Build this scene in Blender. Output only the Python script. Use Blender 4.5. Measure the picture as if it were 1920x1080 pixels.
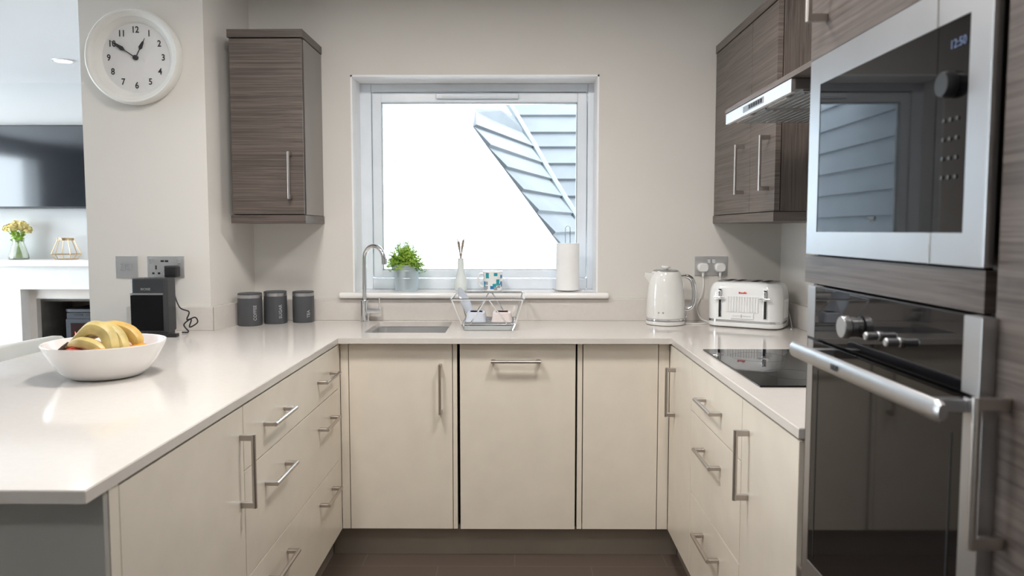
import bpy, bmesh, math, random
from math import sin, cos, pi, radians, atan, tan
from mathutils import Vector, Matrix, Euler

for o in list(bpy.data.objects): bpy.data.objects.remove(o)
S = bpy.context.scene
C = S.collection
V = Vector

# ------------------------------------------------------------------ camera
H = 1.32
FPX = 1385.0
cd = bpy.data.cameras.new('camera')
cam = bpy.data.objects.new('camera', cd); C.objects.link(cam)
cd.sensor_width = 36; cd.lens = FPX / 1920 * 36
cd.shift_y = (527 - 540) / 1920
cd.clip_start = 0.02
cam.location = (0, 0, H)
cam.rotation_euler = (pi/2 - atan(96/FPX), 0, atan(10/FPX))
cd.dof.use_dof = True; cd.dof.focus_distance = 2.9; cd.dof.aperture_fstop = 4.5
S.camera = cam

# ------------------------------------------------------------------ world / exposure
S.view_settings.view_transform = 'Standard'; S.view_settings.look = 'None'
S.view_settings.gamma = 1; S.view_settings.use_curve_mapping = False
S.view_settings.exposure = 0.12
w = bpy.data.worlds.new('world'); S.world = w; w.use_nodes = True
bg = w.node_tree.nodes['Background']
bg.inputs[0].default_value = (0.80, 0.91, 1.0, 1); bg.inputs[1].default_value = 9.5

def area_light(name, loc, size, power, col, rot=(0, 0, 0), shape='DISK', sy=None):
    l = bpy.data.lights.new(name, 'AREA'); l.shape = shape; l.size = size
    if sy: l.size_y = sy
    l.energy = power; l.color = col
    o = bpy.data.objects.new(name, l); C.objects.link(o); o.location = loc; o.rotation_euler = rot
    return o
# added warm white kitchen lamps, unseen, brighten the room; recessed living room lamps
KL = [(-0.70, 2.05), (0.35, 2.05), (-0.75, 1.1), (0.0, 1.1), (-0.75, -0.3)]
LL = [(-4.1, 4.78), (-2.9, 4.78), (-3.75, 2.6), (-2.7, 2.6), (-3.75, 0.6)]
KPOW, LPOW = 13.5, 3.0
for x, y in KL: area_light('kitchen_fill_lamp', (x, y, 2.382), 0.30, KPOW if y > 1.5 else (3.5 if y > 0 else 6), (1.0, 0.955, 0.91))
for x, y in LL: area_light('living_lamp', (x, y, 2.382), 0.09, LPOW, (1.0, 0.95, 0.88))

# ------------------------------------------------------------------ materials
M = {}
def mat(name, col, rough=0.5, metal=0.0, spec=0.5, coat=0.0, emit=None, es=0, bump=None, trans=0, var=None):
    m = bpy.data.materials.new(name); m.use_nodes = True
    nt = m.node_tree; b = nt.nodes['Principled BSDF']
    b.inputs['Base Color'].default_value = (*col, 1); b.inputs['Roughness'].default_value = rough
    b.inputs['Metallic'].default_value = metal; b.inputs['Specular IOR Level'].default_value = spec
    b.inputs['Coat Weight'].default_value = coat; b.inputs['Coat Roughness'].default_value = 0.05
    b.inputs['Transmission Weight'].default_value = trans
    if emit: b.inputs['Emission Color'].default_value = (*emit, 1); b.inputs['Emission Strength'].default_value = es
    tc = nt.nodes.new('ShaderNodeTexCoord')
    n = nt.nodes.new('ShaderNodeTexNoise'); nt.links.new(tc.outputs['Object'], n.inputs['Vector'])
    sc, am = var if var else (9.0, 0.03)
    n.inputs['Scale'].default_value = sc; n.inputs['Detail'].default_value = 3
    r = nt.nodes.new('ShaderNodeMapRange'); nt.links.new(n.outputs['Fac'], r.inputs['Value'])
    r.inputs['From Min'].default_value = 0.3; r.inputs['From Max'].default_value = 0.7
    r.inputs['To Min'].default_value = 1 - am; r.inputs['To Max'].default_value = 1 + am
    mx = nt.nodes.new('ShaderNodeVectorMath'); mx.operation = 'SCALE'
    mx.inputs[0].default_value = col; nt.links.new(r.outputs['Result'], mx.inputs['Scale'])
    nt.links.new(mx.outputs[0], b.inputs['Base Color'])
    if bump:
        n2 = nt.nodes.new('ShaderNodeTexNoise'); nt.links.new(tc.outputs['Object'], n2.inputs['Vector'])
        n2.inputs['Scale'].default_value = bump[0]; n2.inputs['Detail'].default_value = 4
        bp = nt.nodes.new('ShaderNodeBump'); bp.inputs['Strength'].default_value = bump[1]
        bp.inputs['Distance'].default_value = 0.002
        nt.links.new(n2.outputs['Fac'], bp.inputs['Height']); nt.links.new(bp.outputs['Normal'], b.inputs['Normal'])
    M[name] = m
    return m

mat('wall', (0.72, 0.695, 0.655), 0.75, bump=(180, 0.08), var=(4, .006))
mat('wall_living', (0.64, 0.645, 0.64), 0.75, bump=(180, 0.06), var=(4, .006))
mat('ceiling', (0.90, 0.90, 0.90), 0.8, var=(3, .004))
mat('reveal', (0.95, 0.95, 0.96), 0.5)
mat('upvc', (0.84, 0.90, 0.97), 0.25)  # bright blue tint puts the window glare into the frame colour
mat('sillstone', (0.90, 0.885, 0.865), 0.15)
mat('counter', (0.70, 0.66, 0.62), 0.10, spec=0.6, var=(60, 0.015))
mat('ivory', (0.84, 0.77, 0.665), 0.30, spec=0.5)
mat('carcass', (0.72, 0.65, 0.55), 0.4)
mat('plinth', (0.30, 0.26, 0.215), 0.35)
mat('endpanel_shaded', (0.42, 0.42, 0.395), 0.4)  # shade on the panel is put into this darker colour
mat('dark', (0.012, 0.012, 0.014), 0.6)
mat('steel', (0.52, 0.52, 0.53), 0.36, 1.0)
mat('handle_metal', (0.52, 0.48, 0.45), 0.30, 1.0)
mat('chrome', (0.85, 0.86, 0.88), 0.06, 1.0)
mat('hoodsteel', (0.95, 0.95, 0.96), 0.45, 1.0)
mat('filter', (0.42, 0.42, 0.42), 0.4, 1.0)
mat('blackglass', (0.004, 0.004, 0.005), 0.03, spec=0.35)
mat('tvglass', (0.006, 0.009, 0.016), 0.08, spec=1.0, coat=0.4)
mat('ovenglass', (0.010, 0.009, 0.009), 0.04, spec=0.3)
mat('blackplastic', (0.02, 0.02, 0.022), 0.35)
mat('speakergrille', (0.004, 0.004, 0.005), 0.8, spec=0.15, bump=(900, 0.4))
mat('speakertop', (0.036, 0.039, 0.044), 0.4)
mat('whiteplastic', (0.85, 0.85, 0.84), 0.2)
mat('gloss_white', (0.90, 0.91, 0.91), 0.08, coat=0.5)
mat('kettle_white', (0.80, 0.795, 0.77), 0.10, coat=0.6)
mat('ceramic', (0.82, 0.80, 0.78), 0.18)
mat('vase_white', (0.80, 0.85, 0.84), 0.25)
mat('canister', (0.075, 0.078, 0.085), 0.45)
mat('letter_grey', (0.42, 0.43, 0.44), 0.5)
mat('paper', (0.95, 0.95, 0.95), 0.9, bump=(260, 0.5))
mat('bucket', (0.62, 0.72, 0.78), 0.30, 0.75)
mat('soil', (0.03, 0.02, 0.012), 0.9)
mat('leaf', (0.38, 0.58, 0.08), 0.5, var=(40, 0.5))
mat('leafdark', (0.12, 0.30, 0.035), 0.5, var=(40, 0.4))
mat('reed', (0.30, 0.24, 0.20), 0.7)
mat('banana', (0.56, 0.44, 0.17), 0.42, var=(22, 0.22))
mat('banana_ripe', (0.62, 0.40, 0.11), 0.42, var=(22, 0.18))
mat('banana_stem', (0.20, 0.18, 0.05), 0.6)
mat('banana_tip', (0.06, 0.03, 0.015), 0.7)
mat('apple', (0.50, 0.045, 0.025), 0.3, var=(14, 0.35))
mat('peach', (0.62, 0.28, 0.09), 0.45, var=(10, 0.25))
mat('plum', (0.10, 0.02, 0.05), 0.35)
mat('orange', (0.80, 0.30, 0.03), 0.45, bump=(120, 0.4))
mat('clockrim', (0.76, 0.755, 0.72), 0.45)
mat('clockface', (0.74, 0.735, 0.73), 0.6)
mat('ink', (0.03, 0.03, 0.035), 0.6)
mat('stoolwhite', (0.82, 0.83, 0.80), 0.4)
mat('mantel', (0.90, 0.88, 0.85), 0.4)
mat('marble', (0.82, 0.74, 0.67), 0.3, var=(5, 0.05))
mat('brick_dark', (0.19, 0.17, 0.15), 0.85, var=(8, 0.25))
mat('stove', (0.026, 0.029, 0.038), 0.45)
mat('stoveglass', (0.03, 0.014, 0.014), 0.1)
mat('flame', (0.9, 0.12, 0.02), 0.6, emit=(1.0, 0.16, 0.03), es=2.2)
mat('log', (0.16, 0.10, 0.08), 0.9)
mat('brass', (0.62, 0.42, 0.22), 0.3, 1.0)
mat('petal', (0.92, 0.78, 0.32), 0.6, var=(60, 0.2))
mat('slate', (0.088, 0.092, 0.100), 0.7, var=(3, 0.12))
mat('lead', (0.13, 0.145, 0.15), 0.6)
mat('cladding', (0.33, 0.36, 0.40), 0.7, var=(3, .06))
mat('render', (0.80, 0.80, 0.79), 0.8)
mat('redmark', (0.75, 0.10, 0.08), 0.4)
mat('display', (0.05, 0.07, 0.12), 0.3, emit=(0.30, 0.38, 0.62), es=0.22)
mat('keymark', (0.055, 0.058, 0.052), 0.4)
mat('teal', (0.02, 0.36, 0.42), 0.25); mat('blue', (0.03, 0.20, 0.45), 0.25)
mat('greyblock', (0.36, 0.38, 0.42), 0.25); mat('pinkblock', (0.72, 0.55, 0.56), 0.25)
mat('platewhite', (0.60, 0.64, 0.72), 0.2); mat('dishpink', (0.72, 0.63, 0.61), 0.3)
mat('traygrey', (0.50, 0.53, 0.54), 0.35)
mat('lampglow', (0.9, 0.9, 0.9), 0.5, emit=(1, 0.95, 0.88), es=6)
mat('sinksteel', (0.70, 0.70, 0.70), 0.42, 0.9)
mat('platesteel', (0.62, 0.62, 0.62), 0.42, 0.75)

def wood(name, scale, dark, light):
    m = bpy.data.materials.new(name); m.use_nodes = True; nt = m.node_tree
    b = nt.nodes['Principled BSDF']; L = nt.links.new
    tc = nt.nodes.new('ShaderNodeTexCoord'); mp = nt.nodes.new('ShaderNodeMapping')
    mp.inputs['Scale'].default_value = scale; L(tc.outputs['Object'], mp.inputs['Vector'])
    # slow wander of the grain
    n0 = nt.nodes.new('ShaderNodeTexNoise'); n0.inputs['Scale'].default_value = 3.0; L(tc.outputs['Object'], n0.inputs['Vector'])
    ad = nt.nodes.new('ShaderNodeVectorMath'); ad.operation = 'MULTIPLY_ADD'
    L(n0.outputs['Color'], ad.inputs[0]); ad.inputs[1].default_value = (1.6, 1.6, 1.6); L(mp.outputs[0], ad.inputs[2])
    n1 = nt.nodes.new('ShaderNodeTexNoise'); n1.inputs['Scale'].default_value = 1.0; n1.inputs['Detail'].default_value = 5; n1.inputs['Roughness'].default_value = 0.6
    L(ad.outputs[0], n1.inputs['Vector'])
    mp2 = nt.nodes.new('ShaderNodeVectorMath'); mp2.operation = 'SCALE'; mp2.inputs['Scale'].default_value = 0.16; L(mp.outputs[0], mp2.inputs[0])
    n2 = nt.nodes.new('ShaderNodeTexNoise'); n2.inputs['Detail'].default_value = 2; n2.inputs['Scale'].default_value = 1.0; L(mp2.outputs[0], n2.inputs['Vector'])
    mm = nt.nodes.new('ShaderNodeMath'); mm.operation = 'MULTIPLY_ADD'; L(n1.outputs['Fac'], mm.inputs[0]); mm.inputs[1].default_value = 0.72
    m3 = nt.nodes.new('ShaderNodeMath'); m3.operation = 'MULTIPLY'; L(n2.outputs['Fac'], m3.inputs[0]); m3.inputs[1].default_value = 0.28
    L(m3.outputs[0], mm.inputs[2])
    cr = nt.nodes.new('ShaderNodeValToRGB'); L(mm.outputs[0], cr.inputs['Fac'])
    cr.color_ramp.elements[0].position = 0.36; cr.color_ramp.elements[0].color = (*dark, 1)
    cr.color_ramp.elements[1].position = 0.64; cr.color_ramp.elements[1].color = (*light, 1)
    L(cr.outputs['Color'], b.inputs['Base Color']); b.inputs['Roughness'].default_value = 0.38
    bp = nt.nodes.new('ShaderNodeBump'); bp.inputs['Strength'].default_value = 0.15; bp.inputs['Distance'].default_value = 0.001
    L(n1.outputs['Fac'], bp.inputs['Height']); L(bp.outputs['Normal'], b.inputs['Normal'])
    M[name] = m
wood('wood', (3, 3, 170), (0.062, 0.048, 0.041), (0.165, 0.134, 0.118))
wood('woodv', (170, 170, 3), (0.050, 0.039, 0.034), (0.135, 0.108, 0.095))

def glassmat():
    m = bpy.data.materials.new('window_glass'); m.use_nodes = True; nt = m.node_tree; nt.nodes.clear(); L = nt.links.new
    out = nt.nodes.new('ShaderNodeOutputMaterial'); mx = nt.nodes.new('ShaderNodeMixShader'); fr = nt.nodes.new('ShaderNodeFresnel')
    tr = nt.nodes.new('ShaderNodeBsdfTransparent'); gl = nt.nodes.new('ShaderNodeBsdfGlossy'); gl.inputs['Roughness'].default_value = 0.02
    tr.inputs[0].default_value = (0.97, 0.985, 0.98, 1)
    fr.inputs[0].default_value = 1.45
    L(fr.outputs[0], mx.inputs[0]); L(tr.outputs[0], mx.inputs[1]); L(gl.outputs[0], mx.inputs[2]); L(mx.outputs[0], out.inputs[0])
    M['glass'] = m
glassmat()

def tile_floor():
    m = bpy.data.materials.new('floor_tiles'); m.use_nodes = True; nt = m.node_tree; L = nt.links.new
    b = nt.nodes['Principled BSDF']; tc = nt.nodes.new('ShaderNodeTexCoord'); br = nt.nodes.new('ShaderNodeTexBrick')
    mp = nt.nodes.new('ShaderNodeMapping'); L(tc.outputs['Object'], mp.inputs[0]); L(mp.outputs[0], br.inputs['Vector'])
    mp.inputs['Location'].default_value = (0.31, 0.18, 0)
    br.offset = 0.5; br.inputs['Scale'].default_value = 1.0; br.inputs['Brick Width'].default_value = 0.6; br.inputs['Row Height'].default_value = 0.3
    br.inputs['Mortar Size'].default_value = 0.0025; br.inputs['Color1'].default_value = (0.115, 0.088, 0.070, 1)
    br.inputs['Color2'].default_value = (0.105, 0.080, 0.064, 1); br.inputs['Mortar'].default_value = (0.15, 0.125, 0.11, 1)
    L(br.outputs['Color'], b.inputs['Base Color']); b.inputs['Roughness'].default_value = 0.35
    M['floor'] = m
tile_floor()

# ------------------------------------------------------------------ mesh helpers
def box(bm, lo, hi, bev=0.0, seg=2, mx=None, mi=0):
    lo = V(lo); hi = V(hi)
    r = bmesh.ops.create_cube(bm, size=1.0)
    vs = r['verts']; c = (lo + hi) / 2; d = hi - lo
    for v in vs: v.co = V((v.co.x * d.x, v.co.y * d.y, v.co.z * d.z)) + c
    fs = set(f for v in vs for f in v.link_faces)
    for f in fs: f.material_index = mi
    if bev > 0:
        es = list(set(e for v in vs for e in v.link_edges))
        rr = bmesh.ops.bevel(bm, geom=es, offset=bev, segments=seg, affect='EDGES', profile=0.5)
        vs = list(set(vs_ for f in rr['faces'] for vs_ in f.verts) | set(v for v in vs if v.is_valid))
    if mx is not None:
        for v in vs: v.co = mx @ v.co
    return vs

def lathe(bm, prof, seg=32, mx=None, mi=0, mifn=None, cap=True, sx=1, sy=1):
    rings = []; mx = mx or Matrix.Identity(4)
    for r, z in prof:
        if r < 1e-5: rings.append([bm.verts.new(mx @ V((0, 0, z)))])
        else: rings.append([bm.verts.new(mx @ V((sx * r * cos(2*pi*k/seg), sy * r * sin(2*pi*k/seg), z))) for k in range(seg)])
    for i in range(len(rings) - 1):
        a, b = rings[i], rings[i+1]
        for k in range(seg):
            k2 = (k + 1) % seg
            if len(a) == 1 and len(b) == 1: continue
            if len(a) == 1: f = bm.faces.new((a[0], b[k2], b[k]))
            elif len(b) == 1: f = bm.faces.new((a[k], a[k2], b[0]))
            else: f = bm.faces.new((a[k], a[k2], b[k2], b[k]))
            f.material_index = mifn(i, k) if mifn else mi
    if cap:
        if len(rings[0]) > 1: bm.faces.new(rings[0][::-1]).material_index = mi
        if len(rings[-1]) > 1: bm.faces.new(rings[-1]).material_index = mi

def cyl(bm, p0, p1, r, seg=16, r2=None, mi=0):
    p0, p1 = V(p0), V(p1); d = p1 - p0
    mx = Matrix.Translation(p0) @ d.to_track_quat('Z', 'Y').to_matrix().to_4x4()
    lathe(bm, [(r, 0), (r2 if r2 is not None else r, d.length)], seg, mx, mi)

def tube(bm, pts, r, seg=8, closed=False, mi=0):
    pts = [V(p) for p in pts]; n = len(pts); rad = r if isinstance(r, (list, tuple)) else [r] * n
    rings = []; up = None
    for i in range(n):
        if closed: t = pts[(i+1) % n] - pts[i-1]
        else: t = pts[min(i+1, n-1)] - pts[max(i-1, 0)]
        t.normalize()
        if up is None: up = t.orthogonal().normalized()
        else:
            up = up - t * up.dot(t)
            up = up.normalized() if up.length > 1e-5 else t.orthogonal().normalized()
        s = t.cross(up)
        rings.append([bm.verts.new(pts[i] + (up * cos(2*pi*k/seg) + s * sin(2*pi*k/seg)) * rad[i]) for k in range(seg)])
    for i in range(n if closed else n - 1):
        a, b = rings[i], rings[(i+1) % n]
        for k in range(seg):
            bm.faces.new((a[k], a[(k+1) % seg], b[(k+1) % seg], b[k])).material_index = mi
    if not closed:
        bm.faces.new(rings[0][::-1]).material_index = mi; bm.faces.new(rings[-1]).material_index = mi

def spline(ctrl, n=10):
    P = [V(p) for p in ctrl]; P = [P[0]*2 - P[1]] + P + [P[-1]*2 - P[-2]]; out = []
    for i in range(1, len(P) - 2):
        for k in range(n):
            t = k / n; a, b, c, d = P[i-1], P[i], P[i+1], P[i+2]
            out.append(0.5 * ((2*b) + (c-a)*t + (2*a-5*b+4*c-d)*t*t + (3*b-a-3*c+d)*t*t*t))
    out.append(P[-2]); return out

def prism(bm, poly, z0, z1, mi=0):
    a = [bm.verts.new((x, y, z0)) for x, y in poly]; b = [bm.verts.new((x, y, z1)) for x, y in poly]; n = len(poly)
    bm.faces.new(a[::-1]).material_index = mi; bm.faces.new(b).material_index = mi
    for i in range(n): bm.faces.new((a[i], a[(i+1) % n], b[(i+1) % n], b[i])).material_index = mi

def rrect(w, d, r, n=6):
    out = []
    for cx, cy, a0 in ((w/2-r, d/2-r, 0), (-w/2+r, d/2-r, 90), (-w/2+r, -d/2+r, 180), (w/2-r, -d/2+r, 270)):
        for k in range(n + 1):
            a = radians(a0 + 90 * k / n); out.append((cx + r*cos(a), cy + r*sin(a)))
    return out

def loft(bm, rings, mi=0, cap=True):
    R = [[bm.verts.new(p) for p in ring] for ring in rings]; n = len(R[0])
    for i in range(len(R) - 1):
        for k in range(n): bm.faces.new((R[i][k], R[i][(k+1) % n], R[i+1][(k+1) % n], R[i+1][k])).material_index = mi
    if cap: bm.faces.new(R[0][::-1]).material_index = mi; bm.faces.new(R[-1]).material_index = mi

def root_of(o):
    while o.parent: o = o.parent
    return o

def obj(name, bm, m, parent=None, world=False, loc=None, angle=35, label=None):
    """one mesh object; world=True: vertices were given in world space"""
    if callable(bm): f = bm; bm = bmesh.new(); f(bm)
    me = bpy.data.meshes.new(name)
    bmesh.ops.recalc_face_normals(bm, faces=bm.faces)
    if world and parent is not None:
        mi = root_of(parent)['_mx_inv']
        bm.transform(Matrix([mi[0:4], mi[4:8], mi[8:12], mi[12:16]]))
    if loc is not None:
        bmesh.ops.translate(bm, verts=bm.verts, vec=-V(loc))
    bm.to_mesh(me); bm.free()
    for mm in (m if isinstance(m, (list, tuple)) else [m]): me.materials.append(M[mm] if isinstance(mm, str) else mm)
    me.polygons.foreach_set('use_smooth', [True] * len(me.polygons))
    me.set_sharp_from_angle(angle=radians(angle))
    o = bpy.data.objects.new(name, me); C.objects.link(o)
    if angle > 30:
        wn = o.modifiers.new('weighted', 'WEIGHTED_NORMAL'); wn.keep_sharp = True; wn.weight = 100
    if loc is not None: o.location = loc
    if parent is not None: o.parent = parent
    if label: o['label'] = label
    return o

def tag(o, label, cat, group=None):
    o['label'] = label; o['category'] = cat
    if group: o['group'] = group
    return o

THINGS = []
def thing(name, label, cat, loc=(0, 0, 0), rotz=0, group=None):
    o = bpy.data.objects.new(name, None); C.objects.link(o); o.empty_display_size = 0.05
    o.location = loc; o.rotation_euler = (0, 0, rotz); tag(o, label, cat, group)
    mx = (Matrix.Translation(loc) @ Euler((0, 0, rotz)).to_matrix().to_4x4()).inverted()
    o['_mx_inv'] = [x for row in mx for x in row]
    THINGS.append(o); return o

def struct(name, bm, m, angle=35):
    o = obj(name, bm, m, angle=angle); o['kind'] = 'structure'; return o

def mk(*fs):
    bm = bmesh.new()
    for f in fs: f(bm)
    return bm
def B(lo, hi, bev=0.0, seg=2, mi=0): return lambda bm: box(bm, lo, hi, bev, seg, mi=mi)

def text_mesh(s, size, m, mxw, parent=None, name='lettering', extrude=0.0004, align='CENTER', bold=0.0, label=None, sx=1.0):
    cu = bpy.data.curves.new('t', 'FONT'); cu.body = s; cu.size = size; cu.extrude = extrude
    cu.align_x = align; cu.align_y = 'CENTER'; cu.offset = bold; cu.resolution_u = 3
    to = bpy.data.objects.new('t', cu); C.objects.link(to)
    bpy.context.view_layer.update()
    me = bpy.data.meshes.new_from_object(to.evaluated_get(bpy.context.evaluated_depsgraph_get()))
    bpy.data.objects.remove(to); bpy.data.curves.remove(cu)
    me.transform(Matrix.Diagonal((sx, 1, 1, 1))); me.transform(mxw)
    if parent is not None:
        mi = root_of(parent)['_mx_inv'] if '_mx_inv' in root_of(parent) else None
        if mi is not None: me.transform(Matrix([mi[0:4], mi[4:8], mi[8:12], mi[12:16]]))
        else: me.transform(Matrix.Translation(-root_of(parent).location))
    me.materials.clear(); me.materials.append(M[m]); me.name = name
    o = bpy.data.objects.new(name, me); C.objects.link(o)
    if parent is not None: o.parent = parent
    return o
RX90 = Matrix.Rotation(pi/2, 4, 'X')                       # text facing -Y
FACE_L = Matrix.Rotation(-pi/2, 4, 'Z') @ RX90              # text facing -X

# ------------------------------------------------------------------ setting
CEIL = 2.40
YB = 3.43      # back wall
XR = 1.22      # right wall
# floor / ceiling
struct('floor', mk(B((-6.2, -2.7, -0.1), (1.5, 6.0, 0))), 'floor')
struct('ceiling', mk(B((-6.2, -2.7, CEIL), (1.5, 6.0, CEIL + 0.1))), 'ceiling')
# back wall with window opening
WX0, WX1, WZ0, WZ1 = -0.765, 0.374, 1.003, 2.027
struct('wall_back', mk(B((-1.225, YB, 0), (WX0, YB + .3, CEIL)), B((WX1, YB, 0), (XR + .2, YB + .3, CEIL)),
                       B((WX0, YB, WZ1), (WX1, YB + .3, CEIL)), B((WX0, YB, 0), (WX1, YB + .3, WZ0))), 'wall')
struct('trim_1', mk(B((WX0, YB - .001, WZ0), (WX0 + .008, YB + .2, WZ1)), B((WX1 - .008, YB - .001, WZ0), (WX1, YB + .2, WZ1)),
                    B((WX0, YB - .001, WZ1 - .008), (WX1, YB + .2, WZ1))), 'reveal')
# pillar with the short skewed return into the kitchen
struct('wall_left', mk(lambda bm: prism(bm, [(-1.795, 3.075), (-1.285, 3.075), (-1.225, YB), (-1.225, YB + .3), (-1.795, YB + .3)], 0, CEIL)), 'wall')
struct('wall_right', mk(B((XR, -2.7, 0), (XR + .2, YB, CEIL))), 'wall')
# living room
YL = 5.5
FX0, FX1 = -3.60, -2.66
struct('wall_living_back', mk(B((-6.2, YL, 0), (FX0, YL + .45, CEIL)), B((FX1, YL, 0), (-1.6, YL + .45, CEIL)),
                              B((FX0, YL, .80), (FX1, YL + .45, CEIL)), B((FX0, YL + .42, 0), (FX1, YL + .45, .80))), 'wall_living')
struct('wall_living_right', mk(B((-1.795, YB + .3, 0), (-1.6, YL, CEIL))), 'wall_living')
struct('wall_living_left', mk(B((-6.2, -2.7, 0), (-6.0, 1.6, CEIL)), B((-6.2, 4.8, 0), (-6.0, YL, CEIL)), B((-6.2, 1.6, 2.2), (-6.0, 4.8, CEIL))), 'wall_living')
struct('wall_rear', mk(B((-6.0, -2.7, 0), (XR, -2.5, CEIL))), 'wall')

# window: frame, sash, pane, vent
YW = YB + .165
wf = struct('window_1', mk(*[B(a, b, .004) for a, b in (
    ((WX0, YW, 1.031), (-.704, YW + .07, WZ1 - .008)), ((.338, YW, 1.031), (WX1, YW + .07, WZ1 - .008)),
    ((-.704, YW, 1.981), (.338, YW + .07, WZ1 - .008)), ((-.704, YW, 1.031), (.338, YW + .07, 1.083)))]), 'upvc')
sash = obj('window_sash', mk(*[B(a, b, .006) for a, b in (
    ((-.702, YW + .008, 1.086), (-.657, YW + .06, 1.979)), ((.289, YW + .008, 1.086), (.336, YW + .06, 1.979)),
    ((-.660, YW + .008, 1.931), (.292, YW + .06, 1.979)), ((-.660, YW + .008, 1.086), (.292, YW + .06, 1.124)))]), 'upvc', wf)
obj('window_gasket', mk(*[B(a, b) for a, b in (
    ((-.658, YW + .02, 1.124), (-.653, YW + .05, 1.931)), ((.285, YW + .02, 1.124), (.290, YW + .05, 1.931)),
    ((-.658, YW + .02, 1.927), (.29, YW + .05, 1.932)), ((-.658, YW + .02, 1.123), (.29, YW + .05, 1.128)))]), 'traygrey', sash)
obj('window_pane', mk(B((-.655, YW + .03, 1.126), (.288, YW + .036, 1.929))), 'glass', sash)
obj('trickle_vent', mk(B((-.39, YW - .010, 1.947), (.005, YW + .007, 1.972), .004), B((-.36, YW - .013, 1.953), (-.025, YW - .009, 1.966), .001)), 'upvc', wf)
struct('trim_2', mk(B((-.826, 3.383, 1.003), (.424, YB, 1.031), .012, 4), B((WX0 + .008, YB - .02, 1.003), (WX1 - .008, YW + .02, 1.031))), 'sillstone')

# ------------------------------------------------------------------ outside: neighbour's slate roof
def PX(x, y, Y):   # world point on the ray of a measured pixel at depth Y
    p, q = atan(96/FPX), atan(10/FPX); a = (x - 960)/FPX; b = -(y - 527)/FPX
    X0, Y0, Z0 = a, cos(p) + b*sin(p), -sin(p) + b*cos(p)
    r = V((X0*cos(q) - Y0*sin(q), X0*sin(q) + Y0*cos(q), Z0)); return V((0, 0, H)) + r * (Y / r.y)
def slab(bm, a, b, c, d, th):   # a-b upper edge, d-c lower edge, thickness th downwards along normal
    n = (b - a).cross(d - a).normalized()
    if n.y > 0: n = -n
    top = [a, b, c + n*th, d + n*th]; bot = [p - n*0.01 for p in (a, b, c, d)]
    tv = [bm.verts.new(p) for p in top]; bv = [bm.verts.new(p) for p in bot]
    bm.faces.new(tv); bm.faces.new(bv[::-1])
    for i in range(4): bm.faces.new((tv[i], tv[(i+1) % 4], bv[(i+1) % 4], bv[i]))
roof = thing('slate_roof', 'pale slate roof of the neighbouring house seen through the kitchen window', 'roof', (0, 7, 0))
SL = 0.84
def main_pt(x, y):
    for_k = (431 - y) / FPX; Y = 7.0 * SL / (SL - for_k); return PX(x, y, Y)
valley = [(948, 192), (966.5, 219), (985, 251), (1001.6, 278.4), (1018.7, 309.6), (1035.4, 339), (1054.4, 371), (1074.7, 403.6), (1095, 437), (1117, 473), (1139, 509)]
verge = [(938, 205), (892, 209), (888, 236.5), (916, 275.7), (946.6, 316), (977, 358), (1007, 399), (1037, 440), (1066, 480), (1096, 520)]
vp = [main_pt(*v) for v in valley]
def rm(bm):
    for i in range(len(vp) - 1):
        a, d = vp[i], vp[i+1]
        slab(bm, a, V((7.5, a.y, a.z)), V((7.5, d.y, d.z)), d, .028)
obj('main_slope', rm, 'slate', roof, world=True)
lead_pts = []
def rl(bm):
    L = []
    for i in range(len(verge)):
        vz = vp[i+1] if i + 1 < len(vp) else vp[-1]
        k = (vz.z - H); yy = 431 - verge[i][1]
        Y = vz.y * (0.79 if abs(yy) < 40 else max(0.74, min(0.84, (k * FPX) / yy / vz.y)))
        L.append(PX(verge[i][0], verge[i][1], Y))
    for i in range(len(L) - 1): slab(bm, L[i], vp[i+1], vp[i+2] if i + 2 < len(vp) else vp[-1], L[i+1], .028)
obj('side_slope', rl, 'slate', roof, world=True)
obj('valley_flashing', mk(lambda bm: [cyl(bm, vp[i] + V((0, -.05, .02)), vp[i+1] + V((0, -.05, .02)), .038, 8) for i in range(len(vp) - 1)]), 'lead', roof, world=True, label='pale lead valley strip')

def cladf(bm):
    for k in range(24):
        z = .1 + k*.19
        prism_pts = [(-1.60, z), (-1.535, z), (-1.56, z + .188), (-1.60, z + .188)]
        a = [bm.verts.new((x, 3.74, zz)) for x, zz in prism_pts]; b = [bm.verts.new((x, 11.1, zz)) for x, zz in prism_pts]
        bm.faces.new(a); bm.faces.new(b[::-1])
        for i in range(4): bm.faces.new((a[i], a[(i+1) % 4], b[(i+1) % 4], b[i]))
    box(bm, (-1.8, 5.96, 0), (-1.6, 11.1, 4.66))
struct('wall_outer', mk(cladf), 'cladding')
struct('ground', mk(B((-20, 3.74, -3.1), (20, 30, -3.0))), 'render')
# ------------------------------------------------------------------ joinery helpers
def handle(parent, p0, p1, out, so=0.034, r=0.006):
    """bar handle: p0,p1 = bar ends (world); out = outward direction; legs reach back to the face"""
    p0, p1, out = V(p0), V(p1), V(out); ax = (p1 - p0).normalized(); side = ax.cross(out)
    def f(bm):
        cyl(bm, p0, p1, r, 14)
        for s, e in ((1, p0), (-1, p1)):
            c = e + ax * s * 0.008
            vs = []
            a = c - out * so; 
            mx = Matrix((( ax.x, side.x, out.x, 0), (ax.y, side.y, out.y, 0), (ax.z, side.z, out.z, 0), (0, 0, 0, 1)))
            box(bm, (-.0078, -.0055, 0), (.0078, .0055, so), .0012, 1, Matrix.Translation(a) @ mx)
    return obj('handle', f, 'handle_metal', parent, world=True)

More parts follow.
